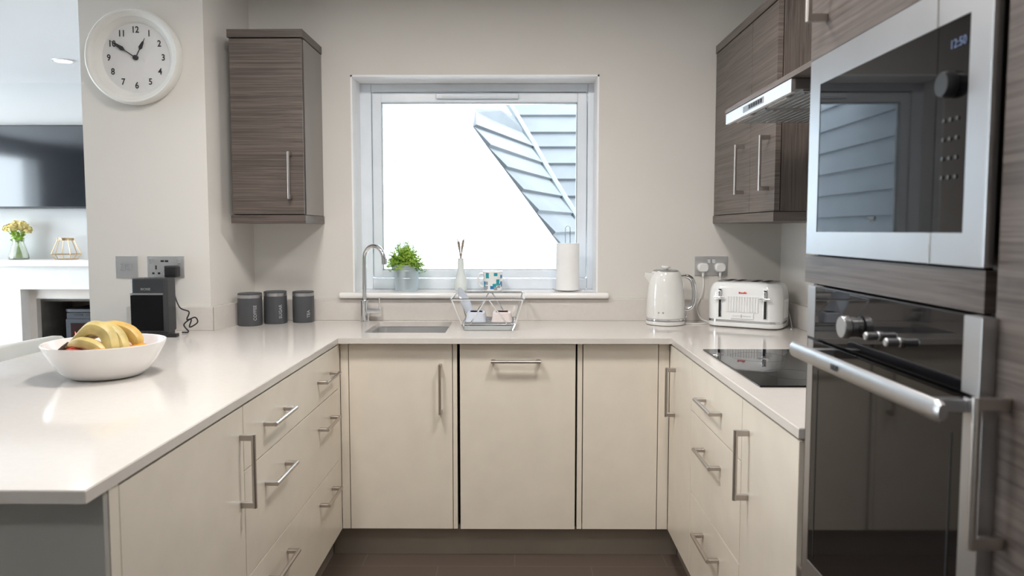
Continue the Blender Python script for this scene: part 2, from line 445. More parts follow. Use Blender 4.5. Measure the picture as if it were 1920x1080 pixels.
def carcass(bm, lo, hi, front, t=.016, top=False):
    """open box of boards; front = '-y','+x','-x' says which side is open"""
    x0, y0, z0 = lo; x1, y1, z1 = hi
    box(bm, (x0, y0, z0), (x1, y1, z0 + t))
    if top: box(bm, (x0, y0, z1 - t), (x1, y1, z1))
    if front != '-x': box(bm, (x0, y0, z0), (x0 + t, y1, z1))
    if front != '+x': box(bm, (x1 - t, y0, z0), (x1, y1, z1))
    if front != '-y': box(bm, (x0, y0, z0), (x1, y0 + t, z1))
    box(bm, (x0, y1 - t, z0), (x1, y1, z1))

ZB, ZT, ZC = .125, .871, .877      # door bottom, door top, worktop underside
YF = 2.882                          # back-run door face
XL, XRR = -.700, .600               # left/right door faces
# ---- back run
c = thing('base_cabinet', 'cream base cabinet under the sink with one long door', 'cabinet', (-.48, 2.9, 0))
obj('carcass', mk(lambda bm: carcass(bm, (-.667, YF + .02, ZB), (-.240, 3.395, ZC), '-y')), 'carcass', c, world=True)
obj('filler_strip', mk(B((-.699, YF + .002, ZB), (-.668, YF + .02, ZC))), 'ivory', c, world=True)
obj('filler_strip', mk(B((-.2545, YF + .002, ZB), (-.238, YF + .02, ZC))), 'ivory', c, world=True)
d = obj('door', mk(B((-.665, YF, ZB), (-.257, YF + .018, ZT), .0015)), 'ivory', c, world=True)
handle(d, (-.303, YF - .034, .597), (-.303, YF - .034, .795), (0, -1, 0))
c = thing('dishwasher', 'slim integrated dishwasher with a cream door and a horizontal bar handle', 'dishwasher', (0, 2.9, 0))
obj('body', mk(B((-.228, YF + .03, ZB), (.236, 3.395, ZC - .004))), 'dark', c, world=True)
d = obj('door', mk(B((-.2265, YF - .002, ZB), (.2295, YF + .018, ZT), .0015)), 'ivory', c, world=True)
handle(d, (-.103, YF - .036, .807), (.091, YF - .036, .807), (0, -1, 0))
c = thing('base_cabinet', 'narrow cream base cabinet right of the dishwasher, without a handle', 'cabinet', (.42, 2.9, 0))
obj('carcass', mk(lambda bm: carcass(bm, (.238, YF + .02, ZB), (.60, 3.395, ZC), '-y')), 'carcass', c, world=True)
obj('filler_strip', mk(B((.2375, YF + .002, ZB), (.2565, YF + .02, ZC))), 'ivory', c, world=True)
obj('filler_strip', mk(B((.5575, YF + .002, ZB), (.599, YF + .02, ZC))), 'ivory', c, world=True)
obj('door', mk(B((.260, YF, ZB), (.5545, YF + .018, ZT), .0015)), 'ivory', c, world=True)
# ---- left run
Z1, Z2 = .701, .417
c = thing('drawer_cabinet', 'wide cream three-drawer cabinet under the left worktop, two handles on each drawer', 'cabinet', (-.98, 2.37, 0))
obj('carcass', mk(lambda bm: carcass(bm, (-1.24, 1.853, ZB), (XL - .02, 2.84, ZC), '+x')), 'carcass', c, world=True)
obj('filler_strip', mk(B((XL - .02, 2.8402, ZB), (XL - .001, YF + .001, ZC))), 'ivory', c, world=True)
for z0, z1, hz in ((Z1 + .0015, ZT, .785), (Z2 + .0015, Z1 - .0015, .617), (ZB, Z2 - .0015, .344)):
    d = obj('drawer', mk(B((XL - .018, 1.853, z0), (XL, 2.839, z1), .0015)), 'ivory', c, world=True)
    for y0, y1 in ((1.999, 2.192), (2.550, 2.738)): handle(d, (XL + .034, y0, hz), (XL + .034, y1, hz), (1, 0, 0))
c = thing('base_cabinet', 'cream cabinet with a vertical handle at the near end of the left worktop', 'cabinet', (-.98, 1.6, 0))
obj('carcass', mk(lambda bm: carcass(bm, (-1.24, 1.265, ZB), (XL - .02, 1.850, ZC), '+x')), 'carcass', c, world=True)
d = obj('door', mk(B((XL - .018, 1.266, ZB), (XL, 1.850, ZT), .0015)), 'ivory', c, world=True)
handle(d, (XL + .034, 1.828, .615), (XL + .034, 1.828, .805), (1, 0, 0))
obj('end_post', mk(B((XL - .03, 1.233, 0), (XL, 1.263, ZC))), 'ivory', c, world=True)
obj('end_panel', mk(B((-1.62, 1.218, 0), (XL - .002, 1.2325, ZC), .001)), 'endpanel_shaded', c, world=True, label='end panel facing the room, darkened to grey-green for shade')
obj('back_panel', mk(B((-1.262, 1.263, 0), (-1.244, 3.04, ZC))), 'endpanel_shaded', c, world=True)
# ---- right run
c = thing('base_cabinet', 'narrow cream corner cabinet with a vertical handle beside the right inner corner', 'cabinet', (.9, 2.72, 0))
obj('carcass', mk(lambda bm: carcass(bm, (XRR + .02, 2.516, ZB), (1.19, 2.878, ZC), '-x')), 'carcass', c, world=True)
d = obj('door', mk(B((XRR, 2.514, ZB), (XRR + .018, 2.878, ZT), .0015)), 'ivory', c, world=True)
handle(d, (XRR - .034, 2.775, .610), (XRR - .034, 2.775, .798), (-1, 0, 0))
c = thing('drawer_cabinet', 'cream three-drawer cabinet under the black hob, one handle on each drawer', 'cabinet', (.9, 2.29, 0))
obj('carcass', mk(lambda bm: carcass(bm, (XRR + .02, 1.948, ZB), (1.19, 2.512, ZC), '-x')), 'carcass', c, world=True)
for z0, z1, hz in ((Z1 + .0015, ZT, .779), (Z2 + .0015, Z1 - .0015, .616), (ZB, Z2 - .0015, .335)):
    d = obj('drawer', mk(B((XRR, 1.947, z0), (XRR + .018, 2.511, z1), .0015)), 'ivory', c, world=True)
    handle(d, (XRR - .034, 2.138, hz), (XRR - .034, 2.336, hz), (-1, 0, 0))
c = thing('base_cabinet', 'cream cabinet with a vertical handle between hob drawers and oven tower', 'cabinet', (.9, 1.78, 0))
obj('carcass', mk(lambda bm: carcass(bm, (XRR + .02, 1.549, ZB), (1.19, 1.944, ZC), '-x')), 'carcass', c, world=True)
d = obj('door', mk(B((XRR, 1.549, ZB), (XRR + .018, 1.944, ZT), .0015)), 'ivory', c, world=True)
handle(d, (XRR - .034, 1.886, .617), (XRR - .034, 1.886, .803), (-1, 0, 0))
# ---- plinths
tag(obj('plinth', mk(B((-.748, 2.932, 0), (.650, 2.950, ZB - .002))), 'plinth', loc=(0, 2.94, 0)), 'taupe plinth board under the back run of cabinets', 'plinth')
tag(obj('plinth', mk(B((-.768, 1.265, 0), (-.750, 2.93, ZB - .002))), 'plinth', loc=(-.78, 2, 0)), 'taupe plinth board under the left run of drawers', 'plinth')
tag(obj('plinth', mk(B((.652, 1.56, 0), (.670, 2.93, ZB - .002))), 'plinth', loc=(.68, 2, 0)), 'taupe plinth board under the right run of cabinets', 'plinth')

# ---- worktop with sink cut-out (grid of cells so the hole is real)
wt = thing('worktop', 'glossy cream stone worktop running in a U round the kitchen', 'worktop', (-.3, 3.0, .88))
SX0, SX1, SY0, SY1 = -.632, -.296, 3.0, 3.362
def wtop(bm):
    xs = [-1.65, -1.283, -.697, SX0, SX1, .597, 1.218]; ys = [1.161, 1.545, 2.845, SY0, 3.052, SY1, 3.428]
    def inside(x, y):
        if SX0 < x < SX1 and SY0 < y < SY1: return False
        if x < -.697: return y < 3.073 or x > -1.283
        if x < .597: return y > 2.845
        return y > 1.545
    ys = sorted(set(ys + [3.073])); vt = {}
    def gv(i, j, z):
        k = (i, j, z)
        if k not in vt:
            x, y = xs[i], ys[j]
            if abs(x + 1.283) < 1e-6 and y > 3.073: x = -1.283 + (y - 3.073) / (YB - 3.073) * .06
            vt[k] = bm.verts.new((x, y, z))
        return vt[k]
    cell = {(i, j): inside((xs[i]+xs[i+1])/2, (ys[j]+ys[j+1])/2) for i in range(len(xs)-1) for j in range(len(ys)-1)}
    for (i, j), s in cell.items():
        if not s: continue
        bm.faces.new((gv(i, j, .9), gv(i+1, j, .9), gv(i+1, j+1, .9), gv(i, j+1, .9)))
        bm.faces.new((gv(i, j, ZC+.001), gv(i, j+1, ZC+.001), gv(i+1, j+1, ZC+.001), gv(i+1, j, ZC+.001)))
        for di, dj, a, b in ((-1, 0, (i, j), (i, j+1)), (1, 0, (i+1, j), (i+1, j+1)), (0, -1, (i, j), (i+1, j)), (0, 1, (i, j+1), (i+1, j+1))):
            if not cell.get((i+di, j+dj), False):
                bm.faces.new((gv(*a, ZC+.001), gv(*b, ZC+.001), gv(*b, .9), gv(*a, .9)))
    bmesh.ops.recalc_face_normals(bm, faces=bm.faces)
    bmesh.ops.dissolve_limit(bm, angle_limit=.01, verts=bm.verts, edges=bm.edges)
    es = [e for e in bm.edges if len(e.link_faces) == 2 and e.calc_face_angle() > .5 and all(v.co.z > .89 for v in e.verts)]
    bmesh.ops.bevel(bm, geom=es, offset=.0016, segments=2, affect='EDGES')
obj('slab', wtop, 'counter', wt, world=True, angle=40)
for lab, f, lc in (('cream stone upstand along the back wall under the window', lambda bm: box(bm, (-1.203, 3.41, .9003), (1.198, 3.4295, .999), .0015), (0, 3.42, .9)),
                   ('cream stone upstand on the right wall behind the toaster', lambda bm: box(bm, (1.200, 1.56, .9003), (1.2195, 3.4295, .999), .0015), (1.21, 2.5, .9)),
                   ('cream stone upstand on the pillar behind the black speaker', lambda bm: box(bm, (-1.632, 3.054, .9003), (-1.27, 3.0745, .999), .0015), (-1.45, 3.06, .9)),
                   ('short cream stone upstand on the left return wall beside the canisters', lambda bm: prism(bm, [(-1.2655, 3.054), (-1.205, 3.408), (-1.223, 3.4285), (-1.2835, 3.0755)], .9003, .999), (-1.24, 3.2, .9))):
    tag(obj('upstand', mk(f), 'counter', loc=lc), lab, 'upstand')

# ---- sink and tap
sk = thing('sink', 'undermounted stainless steel sink set in the worktop below the window', 'sink', (-.464, 3.18, .70))
def sinkf(bm):
    t = .002; z0 = .715; R = []
    o = .004
    cx, cy = (SX0+SX1)/2, (SY0+SY1)/2; W_, D_ = SX1-SX0+2*o, SY1-SY0+2*o
    for dw, z in ((.024, ZC), (0, ZC), (0, z0+.03), (-.02, z0+.006), (-.05, z0)):
        R.append([(cx+x, cy+y, z) for x, y in rrect(W_+dw, D_+dw, .04+dw*.3, 6)])
    loft(bm, R, cap=False)
    bm.faces.new([bm.verts.new(p) for p in R[-1]])
    R2 = [[(cx+x, cy+y, z) for x, y in rrect(W_+dw+.004, D_+dw+.004, .04, 6)] for dw, z in ((0, ZC-.002), (0, z0+.02), (-.05, z0-.003))]
    loft(bm, R2, cap=False); bm.faces.new([bm.verts.new(p) for p in R2[-1]])
obj('bowl', sinkf, 'sinksteel', sk, world=True)
obj('drain', mk(lambda bm: lathe(bm, [(.042, .716), (.042, .719), (.03, .719), (.026, .7165), (0, .7165)], 28, Matrix.Translation((-.464, 3.19, 0)))), 'steel', sk, world=True)
obj('overflow', mk(B((-.50, SY1 + .0005, .832), (-.45, SY1 + .004, .845), .0015)), 'dark', sk, world=True)

tp = thing('kitchen_tap', 'chrome swan-neck mixer tap standing behind the sink', 'tap', (-.700, 3.370, .9))
obj('body', mk(lambda bm: lathe(bm, [(.0245, 0), (.0245, .003), (.020, .006), (.020, .097), (.018, .100), (.0, .100)], 28)), 'chrome', tp)
sp = [(0, 0, .098), (0, 0, .15), (0, 0, .22), (.001, -.001, .275)]
for k in range(1, 11):
    a = pi - k * pi * .93 / 10; R_ = .056
    u = R_ + R_ * cos(a); sp.append((u * .88, -u * .47, .285 + R_ * 1.12 * sin(a)))
u = sp[-1]; sp.append((u[0] + .003, u[1] - .002, u[2] - .022))
obj('spout', mk(lambda bm: tube(bm, spline(sp, 4), .0098, 14), lambda bm: cyl(bm, V(sp[-1]) + V((0, 0, .014)), V(sp[-1]) + V((.001, 0, -.012)), .0125, 16)), 'chrome', tp)
obj('lever', mk(lambda bm: cyl(bm, (.014, -.004, .048), (.074, -.010, .050), .0135, 20), lambda bm: cyl(bm, (.068, -.009, .060), (.069, -.008, .112), .0035, 10)), 'chrome', tp)

# ------------------------------------------------------------------ wall cabinets
def wallcab_left():
    x0, x1, y0 = -1.205, -.897, 3.125
    c = thing('wall_cabinet', 'single brown woodgrain wall cabinet left of the window', 'cabinet', (-1.05, 3.28, 1.35))
    obj('carcass', mk(B((x0 + .002, y0 + .022, 1.384), (x1 - .002, YB - .001, 2.116))), 'woodv', c, world=True)
    obj('side_panel', mk(B((x1 - .001, y0 + .022, 1.384), (x1 + .0005, YB - .002, 2.116))), 'sheenwood', c, world=True)
    obj('cornice', mk(B((x0 - .004, y0 - .004, 2.118), (x1 + .004, YB - .002, 2.152), .002)), 'wood', c, world=True)
    obj('pelmet', mk(B((x0 - .004, y0 - .004, 1.348), (x1 + .004, YB - .002, 1.382), .002)), 'wood', c, world=True)
    d = obj('door', mk(B((x0 + .004, y0, 1.386), (x1 - .003, y0 + .019, 2.114), .001)), 'wood', c, world=True)
    handle(d, (-.953, y0 - .034, 1.449), (-.953, y0 - .034, 1.645), (0, -1, 0), r=.0055)
mat('sheenwood', (0.11, 0.09, 0.082), 0.22, spec=0.9, var=(30, .1))
M['sheenwood'].node_tree.nodes['Principled BSDF'].inputs['Coat Weight'].default_value = .4
wallcab_left()

def wallcab_right():
    X = .905; YE = 2.62
    c = thing('wall_cabinet', 'double grey-brown woodgrain wall cabinet between window and extractor hood', 'cabinet', (1.06, 3.0, 1.35))
    obj('carcass', mk(B((X + .022, YE + .004, 1.386), (XR - .001, YB - .001, 2.116))), 'woodv', c, world=True)
    obj('cornice', mk(B((X - .003, YE, 2.118), (XR - .001, YB - .001, 2.153), .002)), 'wood', c, world=True)
    obj('pelmet', mk(B((X - .003, YE, 1.350), (XR - .001, YB - .001, 1.384), .002)), 'wood', c, world=True)
    ys = [YB - .004, 2.905, YE + .002]
    for i, (hy) in enumerate((2.985, 2.685)):
        d = obj('door', mk(B((X, ys[i+1] + .001, 1.387), (X + .019, ys[i] - .001, 2.115), .001)), 'wood', c, world=True)
        handle(d, (X - .034, hy, 1.461), (X - .034, hy, 1.659), (-1, 0, 0), r=.0055)
wallcab_right()

# ------------------------------------------------------------------ hood
hd = thing('extractor_hood', 'slim stainless steel extractor hood above the hob', 'cooker hood', (.95, 2.22, 1.672))
obj('fascia', mk(B((.700, 1.925, 1.672), (.712, 2.518, 1.7065), .001)), 'hoodsteel', hd, world=True)
obj('body', mk(B((.712, 1.927, 1.680), (XR - .001, 2.516, 1.7065))), 'filter', hd, world=True)
for y0, y1 in ((1.935, 2.215), (2.225, 2.508)):
    obj('grease_filter', mk(B((.735, y0, 1.676), (1.15, y1, 1.681), .001), *[B((.745 + .02*k, y0 + .02, 1.6745), (.755 + .02*k, y1 - .02, 1.6765)) for k in range(20)]), 'filter', hd, world=True)
for y in (2.02, 2.33): obj('hood_lamp', mk(B((.722, y, 1.673), (.732, y + .14, 1.680), .001)), 'whiteplastic', hd, world=True)
obj('control_panel', mk(B((.6985, 2.135, 1.681), (.7005, 2.325, 1.699), .0005)), 'filter', hd, world=True)
for k in range(6): obj('button', mk(B((.6965, 2.150 + k*.021, 1.684), (.699, 2.162 + k*.021, 1.696), .0006)), 'blackplastic', hd, world=True)
tag(obj('hood_shelf', mk(B((.698, 1.548, 1.708), (XR - .001, 2.52, 1.722), .001)), 'wood', loc=(.95, 2.0, 1.708)), 'thin woodgrain board lying on the hood and reaching the tower', 'shelf')

# ------------------------------------------------------------------ tower
TX = .600; T0, T1 = .948, 1.545
tw = thing('oven_tower', 'tall grey woodgrain housing unit holding the microwave and the oven', 'cabinet', (.9, 1.25, 0))
def twf(bm):
    for a, b in (((TX + .02, T0, .0), (XR - .001, T0 + .018, 2.3)), ((TX + .02, T1 - .018, .0), (XR - .001, T1, 2.3)),
                 ((XR - .02, T0 + .018, 0), (XR - .001, T1 - .018, 2.3)), ((TX + .02, T0 + .018, 2.28), (XR - .02, T1 - .018, 2.3)),
                 ((TX + .02, T0 + .018, 1.222), (XR - .02, T1 - .018, 1.258)), ((TX + .02, T0 + .018, .58), (XR - .02, T1 - .018, .606)),
                 ((TX + .02, T0 + .018, 1.660), (XR - .02, T1 - .018, 1.676))): box(bm, a, b)
obj('carcass', twf, 'woodv', tw, world=True)
obj('middle_rail', mk(B((TX, T0 + .002, 1.212), (TX + .019, T1 - .002, 1.268), .001)), 'wood', tw, world=True)
d = obj('door', mk(B((TX, T0 + .002, 1.662), (TX + .019, T1 - .002, 2.298), .0015)), 'wood', tw, world=True)
handle(d, (TX - .036, 1.468, 1.722), (TX - .036, 1.468, 1.92), (-1, 0, 0), so=.036)
d = obj('door', mk(B((TX, T0 + .002, .12), (TX + .019, T1 - .002, .604), .0015)), 'wood', tw, world=True)
obj('kickboard', mk(B((TX + .05, T0, 0), (TX + .065, T1, .118))), 'wood', tw, world=True)
fr = thing('fridge_housing', 'tall grey woodgrain unit nearest the camera at the right edge', 'cabinet', (.9, .64, 0))
obj('carcass', mk(B((TX + .022, .345, 0), (XR - .001, T0 - .006, 2.3))), 'woodv', fr, world=True)
d = obj('door', mk(B((TX, .347, .12), (TX + .019, .926, 2.298), .0015)), 'wood', fr, world=True)
handle(d, (TX - .040, .892, .926), (TX - .040, .892, 1.116), (-1, 0, 0), so=.040, r=.0058)

# microwave
mw = thing('microwave', 'built-in microwave with a steel frame and black mirror front', 'microwave', (.8, 1.23, 1.27))
MX = .590; m0, m1, mz0, mz1 = .938, 1.514, 1.272, 1.655
obj('body', mk(B((MX + .012, .97, 1.285), (1.0, 1.49, 1.645))), 'dark', mw, world=True)
g0, g1, gz0, gz1 = .986, 1.466, 1.316, 1.603
def mframe(bm):
    for a, b in (((MX, m0, mz0), (MX + .012, g0, mz1)), ((MX, g1, mz0), (MX + .012, m1, mz1)),
                 ((MX, g0, gz1), (MX + .012, g1, mz1)), ((MX, g0, mz0), (MX + .012, g1, gz0))): box(bm, a, b)
fm = obj('frame', mframe, 'steel', mw, world=True)
for a, b in ((mz0, gz0), (gz1, mz1)): obj('seam', mk(B((MX - .0006, 1.061, a), (MX + .001, 1.0645, b))), 'chrome', fm, world=True)
obj('edge_strip', mk(B((MX - .002, m0 - .002, mz0), (MX + .006, m0 + .003, mz1), .001)), 'steel', fm, world=True)
obj('door_glass', mk(B((MX + .001, 1.0625, gz0 - .001), (MX + .008, g1 + .001, gz1 + .001))), 'blackglass', mw, world=True)
cp = obj('control_glass', mk(B((MX + .001, g0 - .001, gz0 - .001), (MX + .008, 1.061, gz1 + .001))), 'blackglass', mw, world=True)
text_mesh('12:50', .017, 'display', Matrix.Translation((MX - .0003, 1.012, 1.570)) @ FACE_L, cp, 'clock_display')
obj('dial', mk(lambda bm: lathe(bm, [(.018, 0), (.018, .010), (.016, .016), (0, .016)], 28, Matrix.Translation((MX + .002, 1.025, 1.517)) @ Matrix.Rotation(-pi/2, 4, 'Y'))), 'blackplastic', cp, world=True)
for r_ in range(4):
    for c_ in range(3):
        obj('button', mk(lambda bm: lathe(bm, [(.0028, 0), (.0028, .0012), (0, .0012)], 10, Matrix.Translation((MX + .0006, 1.040 - c_*.016, 1.470 - r_*.026)) @ Matrix.Rotation(-pi/2, 4, 'Y'))), 'keymark', cp, world=True)
text_mesh('NEFF', .009, 'keymark', Matrix.Translation((MX + .0003, 1.24, 1.338)) @ FACE_L, mw, 'maker_mark', bold=.0003)

# oven
ov = thing('oven', 'built-in black glass oven below the microwave, with a thick steel bar handle', 'oven', (.8, 1.2, .61))
OX = .580; o0, o1 = .912, 1.472
obj('body', mk(B((OX + .022, .967, .612), (1.1, 1.525, 1.205))), 'dark', ov, world=True)
cp = obj('control_panel', mk(B((OX + .001, .958, 1.1095), (OX + .02, 1.438, 1.210), .001)), 'blackglass', ov, world=True)
for a, b in ((1.438, o1), (o0 + .008, .958)): obj('end_trim', mk(B((OX, a, 1.1095), (OX + .02, b, 1.210), .001)), 'steel', cp, world=True)
RLY = Matrix.Rotation(-pi/2, 4, 'Y')
obj('large_dial', mk(lambda bm: lathe(bm, [(.017, 0), (.017, .010), (.0195, .013), (.0195, .022), (.018, .025), (0, .025)], 30, Matrix.Translation((OX + .002, 1.268, 1.153)) @ RLY)), 'steel', cp, world=True)
for y in (1.178, 1.113): obj('small_knob', mk(lambda bm: lathe(bm, [(.0078, 0), (.0078, .005), (.0064, .006), (.0070, .024), (.0055, .026), (0, .026)], 20, Matrix.Translation((OX + .002, y, 1.150)) @ RLY)), 'steel', cp, world=True)
od = obj('door', mk(B((OX + .001, .952, .662), (OX + .02, 1.442, 1.104), .001)), 'ovenglass', ov, world=True)
obj('door_trim', mk(B((OX, 1.442, .615), (OX + .021, o1 - .004, 1.104), .001), B((OX, o0, .615), (OX + .021, .952, 1.104), .001), B((OX, .952, .615), (OX + .021, 1.442, .662), .001)), 'steel', od, world=True)
def ohandle(bm):
    R = []
    for y, s in ((.905, .72), (.911, .95), (.918, 1), (1.395, 1), (1.402, .95), (1.406, .75)):
        R.append([(.527 + .008*s*cos(2*pi*k/20), y, 1.094 + .0145*s*sin(2*pi*k/20)) for k in range(20)])
    loft(bm, R)
    for y in (.955, 1.355): box(bm, (.530, y - .010, 1.084), (OX + .002, y + .010, 1.101), .002)
hh = obj('handle', ohandle, 'steel', od, world=True)
text_mesh('NEFF', .013, 'ink', Matrix.Translation((.5186, 1.20, 1.094)) @ FACE_L, hh, 'maker_mark', bold=.0004)
for y in (.975, 1.415): obj('window_border', mk(B((OX + .0002, y, .675), (OX + .0012, y + .003, 1.05))), 'dark', od, world=True)

# hob
hb = thing('induction_hob', 'black glass hob set on the right worktop beside the tower', 'hob', (.9, 2.25, .9))
def hobf(bm): box(bm, (.648, 1.952, .9002), (1.165, 2.560, .9052), .0015)
hg = obj('glass_top', hobf, 'blackglass', hb, world=True)
def ring(cx, cy, r):
    def f(bm):
        p = [(cx + r*cos(2*pi*k/40), cy + r*sin(2*pi*k/40), .9053) for k in range(40)]; tube(bm, p, .0002, 4, True)
    obj('cooking_zone', f, 'dark', hg, world=True)
for cx, cy, r in ((.79, 2.40, .09), (.79, 2.11, .075), (1.03, 2.40, .075), (1.03, 2.11, .09)): ring(cx, cy, r)

# ------------------------------------------------------------------ sockets and switches
def faceplate(name, label, x0, x1, z0, z1, y, cat='socket'):
    t = thing(name, label, cat, ((x0+x1)/2, y, z0))
    obj('plate', mk(B((x0, y - .006, z0), (x1, y + .0005, z1), .002)), 'platesteel', t, world=True)
    return t
t = faceplate('light_switch', 'square steel double light switch on the pillar', -1.678, -1.585, 1.121, 1.211, 3.075, 'switch')
for x in (-1.645, -1.619): obj('rocker', mk(B((x - .011, 3.075 - .0095, 1.152), (x + .011, 3.075 - .006, 1.180), .002)), 'chrome', t, world=True)
t = faceplate('wall_socket', 'wide steel double wall socket on the pillar above the speaker', -1.545, -1.390, 1.121, 1.211, 3.075)
for x, s in ((-1.525, 1), (-1.410, 1)): obj('rocker', mk(B((x - .008, 3.065, 1.178), (x + .008, 3.069, 1.200), .002)), 'chrome', t, world=True)
obj('pin_holes', mk(B((-1.511, 3.0685, 1.155), (-1.505, 3.0695, 1.172)), B((-1.525, 3.0685, 1.135), (-1.515, 3.0695, 1.143)), B((-1.501, 3.0685, 1.135), (-1.491, 3.0695, 1.143))), 'dark', t, world=True)
for x in (-1.480, -1.462): obj('usb_port', mk(B((x - .008, 3.0675, 1.186), (x + .006, 3.0695, 1.194), .0005)), 'dark', t, world=True)
p = thing('plug', 'black plug in the steel socket on the pillar', 'plug', (-1.43, 3.06, 1.13))
obj('plug_body', mk(B((-1.461, 3.030, 1.124), (-1.405, 3.0685, 1.172), .008, 3)), 'blackplastic', p, world=True)
t = faceplate('wall_socket', 'steel double wall socket on the back wall above the toaster', .822, .974, 1.109, 1.198, YB)
for x in (.885, .907): obj('rocker', mk(B((x - .009, YB - .010, 1.165), (x + .009, YB - .006, 1.187), .002)), 'chrome', t, world=True)
for x, lab in ((.857, 'white plug on the left of the back wall socket, above the kettle handle'), (.936, 'white plug on the right of the back wall socket, above the toaster')):
    p = thing('plug', lab, 'plug', (x, YB - .02, 1.12))
    def pf(bm):
        R = []
        for yy, s in ((-.0065, .9), (-.012, 1), (-.030, .95), (-.036, .75)):
            R.append([(x + a*s, YB + yy, 1.146 + b*s) for a, b in rrect(.052, .044, .018, 5)])
        loft(bm, R)
        cyl(bm, (x, YB - .022, 1.128), (x, YB - .022, 1.105), .008, 12, .0045)
    obj('plug_body', pf, 'whiteplastic', p, world=True)
def cable(name, pts, m, label, r=.0028):
    tag(obj(name, mk(lambda bm: tube(bm, spline(pts, 10), r, 8)), m, loc=pts[0]), label, 'cable')
cable('power_cable', [(.857, YB - .022, 1.107), (.858, YB - .028, 1.06), (.845, YB - .03, 1.01), (.825, YB - .04, .965), (.84, YB - .06, .915), (.87, 3.33, .9032), (.83, 3.28, .9032), (.79, 3.27, .9032), (.745, 3.29, .9032)], 'whiteplastic', 'white kettle cable dropping from the left plug behind the toaster')
cable('power_cable', [(.936, YB - .022, 1.107), (.936, YB - .026, 1.06), (.938, YB - .028, 1.0), (.945, YB - .028, .93), (.97, 3.395, .9032), (1.06, 3.395, .9036), (1.14, 3.385, .9036), (1.186, 3.33, .92), (1.191, 3.27, .978), (1.190, 3.225, .955), (1.186, 3.18, .9036), (1.15, 3.09, .9036)], 'whiteplastic', 'white cable looping round the right side of the toaster')
cable('power_cable', [(-1.425, 3.045, 1.124), (-1.42, 3.040, 1.09), (-1.415, 3.03, 1.05), (-1.39, 3.02, 1.0), (-1.345, 3.0, .985), (-1.352, 2.995, .955), (-1.33, 2.985, .955), (-1.335, 2.98, .925), (-1.30, 2.975, .945), (-1.315, 2.98, .965), (-1.36, 2.985, .935), (-1.345, 2.99, .905), (-1.365, 2.975, .904)], 'blackplastic', 'thin black cable hanging beside the black speaker', .0028)

# ------------------------------------------------------------------ kettle
kt = thing('kettle', 'white dome kettle with chrome handle on the worktop left of the toaster', 'kettle', (.662, 3.290, .9))
obj('power_base', mk(lambda bm: lathe(bm, [(.080, 0), (.086, .003), (.087, .012), (.085, .018), (0, .018)], 48)), 'kettle_white', kt)
obj('chrome_band', mk(lambda bm: lathe(bm, [(.083, .019), (.0865, .021), (.0865, .028), (.083, .030), (0, .030)], 48)), 'chrome', kt)
def kb(bm):
    lathe(bm, [(.083, .030), (.0855, .034), (.0845, .08), (.081, .13), (.0755, .18), (.069, .215), (.063, .231), (.058, .236), (0, .236)], 48)
obj('body', kb, 'kettle_white', kt)
def spoutf(bm):
    R = []
    for u, wdt, z0, z1 in ((-.058, .030, .165, .230), (-.075, .020, .186, .229), (-.088, .012, .204, .230), (-.095, .006, .214, .2305)):
        R.append([(u, 0, z0), (u, wdt*.7, (z0+z1)/2), (u, wdt, z1), (u, -wdt, z1), (u, -wdt*.7, (z0+z1)/2)])
    loft(bm, R)
obj('spout', spoutf, 'kettle_white', kt)
obj('lid', mk(lambda bm: lathe(bm, [(.056, .236), (.056, .240), (.050, .2425), (0, .2435)], 40)), 'steel', kt)
obj('lid_knob', mk(lambda bm: lathe(bm, [(.009, .243), (.010, .248), (.018, .250), (.020, .256), (.018, .260), (0, .261)], 28)), 'kettle_white', kt)
kh = [(.066, .0, .214), (.095, .0, .214), (.118, .0, .195), (.128, .0, .15), (.128, .0, .11), (.118, .0, .078), (.098, .0, .066), (.080, .0, .068)]
def khf(bm):
    pts = spline(kh, 6); tube(bm, pts, [.0085 + .003*sin(pi*i/(len(pts)-1)) for i in range(len(pts))], 14)
obj('handle', khf, 'chrome', kt)
obj('switch', mk(B((.084, -.012, .030), (.094, .012, .038), .002)), 'chrome', kt)
obj('indicator', mk(B((-.047, -.0755, .055), (-.041, -.068, .062), .001), B((-.030, -.0825, .055), (-.022, -.076, .062), .001)), 'letter_grey', kt)

# ------------------------------------------------------------------ toaster
TR = -radians(31)
ts = thing('toaster', 'white four-slot toaster with chrome levers in the right corner', 'toaster', (1.014, 3.232, .9), TR)
TW, TD = .318, .215
def rring(w_, d_, r_, z): return [(x, y, z) for x, y in rrect(w_, d_, r_, 7)]
obj('base', mk(lambda bm: loft(bm, [rring(TW-.01, TD-.01, .055, .004), rring(TW, TD, .06, .008), rring(TW, TD, .06, .024)])), 'gloss_white', ts)
obj('chrome_band', mk(lambda bm: loft(bm, [rring(TW+.001, TD+.001, .06, .024), rring(TW+.001, TD+.001, .06, .034)])), 'chrome', ts)
def tb(bm):
    prof = [(0, 0, .034), (0, 0, .11), (.004, .003, .145), (.012, .010, .168), (.028, .022, .184), (.05, .04, .193), (.07, .06, .195)]
    loft(bm, [rring(TW-.002-a, TD-.002-b, max(.02, .058-a*.2), z) for a, b, z in prof])
obj('body', tb, 'gloss_white', ts)
def topf(bm): loft(bm, [rring(TW-.066, TD-.055, .04, .195), rring(TW-.070, TD-.059, .038, .198)])
tt = obj('top_plate', topf, 'steel', ts)
for sx in (-.080, -.035, .035, .080): obj('slot', mk(B((sx - .012, -.062, .1975), (sx + .012, .062, .1992))), 'dark', tt)
yf = -TD/2
obj('ribbed_panel', mk(*[(lambda bm, k=k: cyl(bm, (-.062 + k*.0113, yf + .001, .070), (-.062 + k*.0113, yf + .001, .135), .0052, 10)) for k in range(12)]), 'gloss_white', ts)
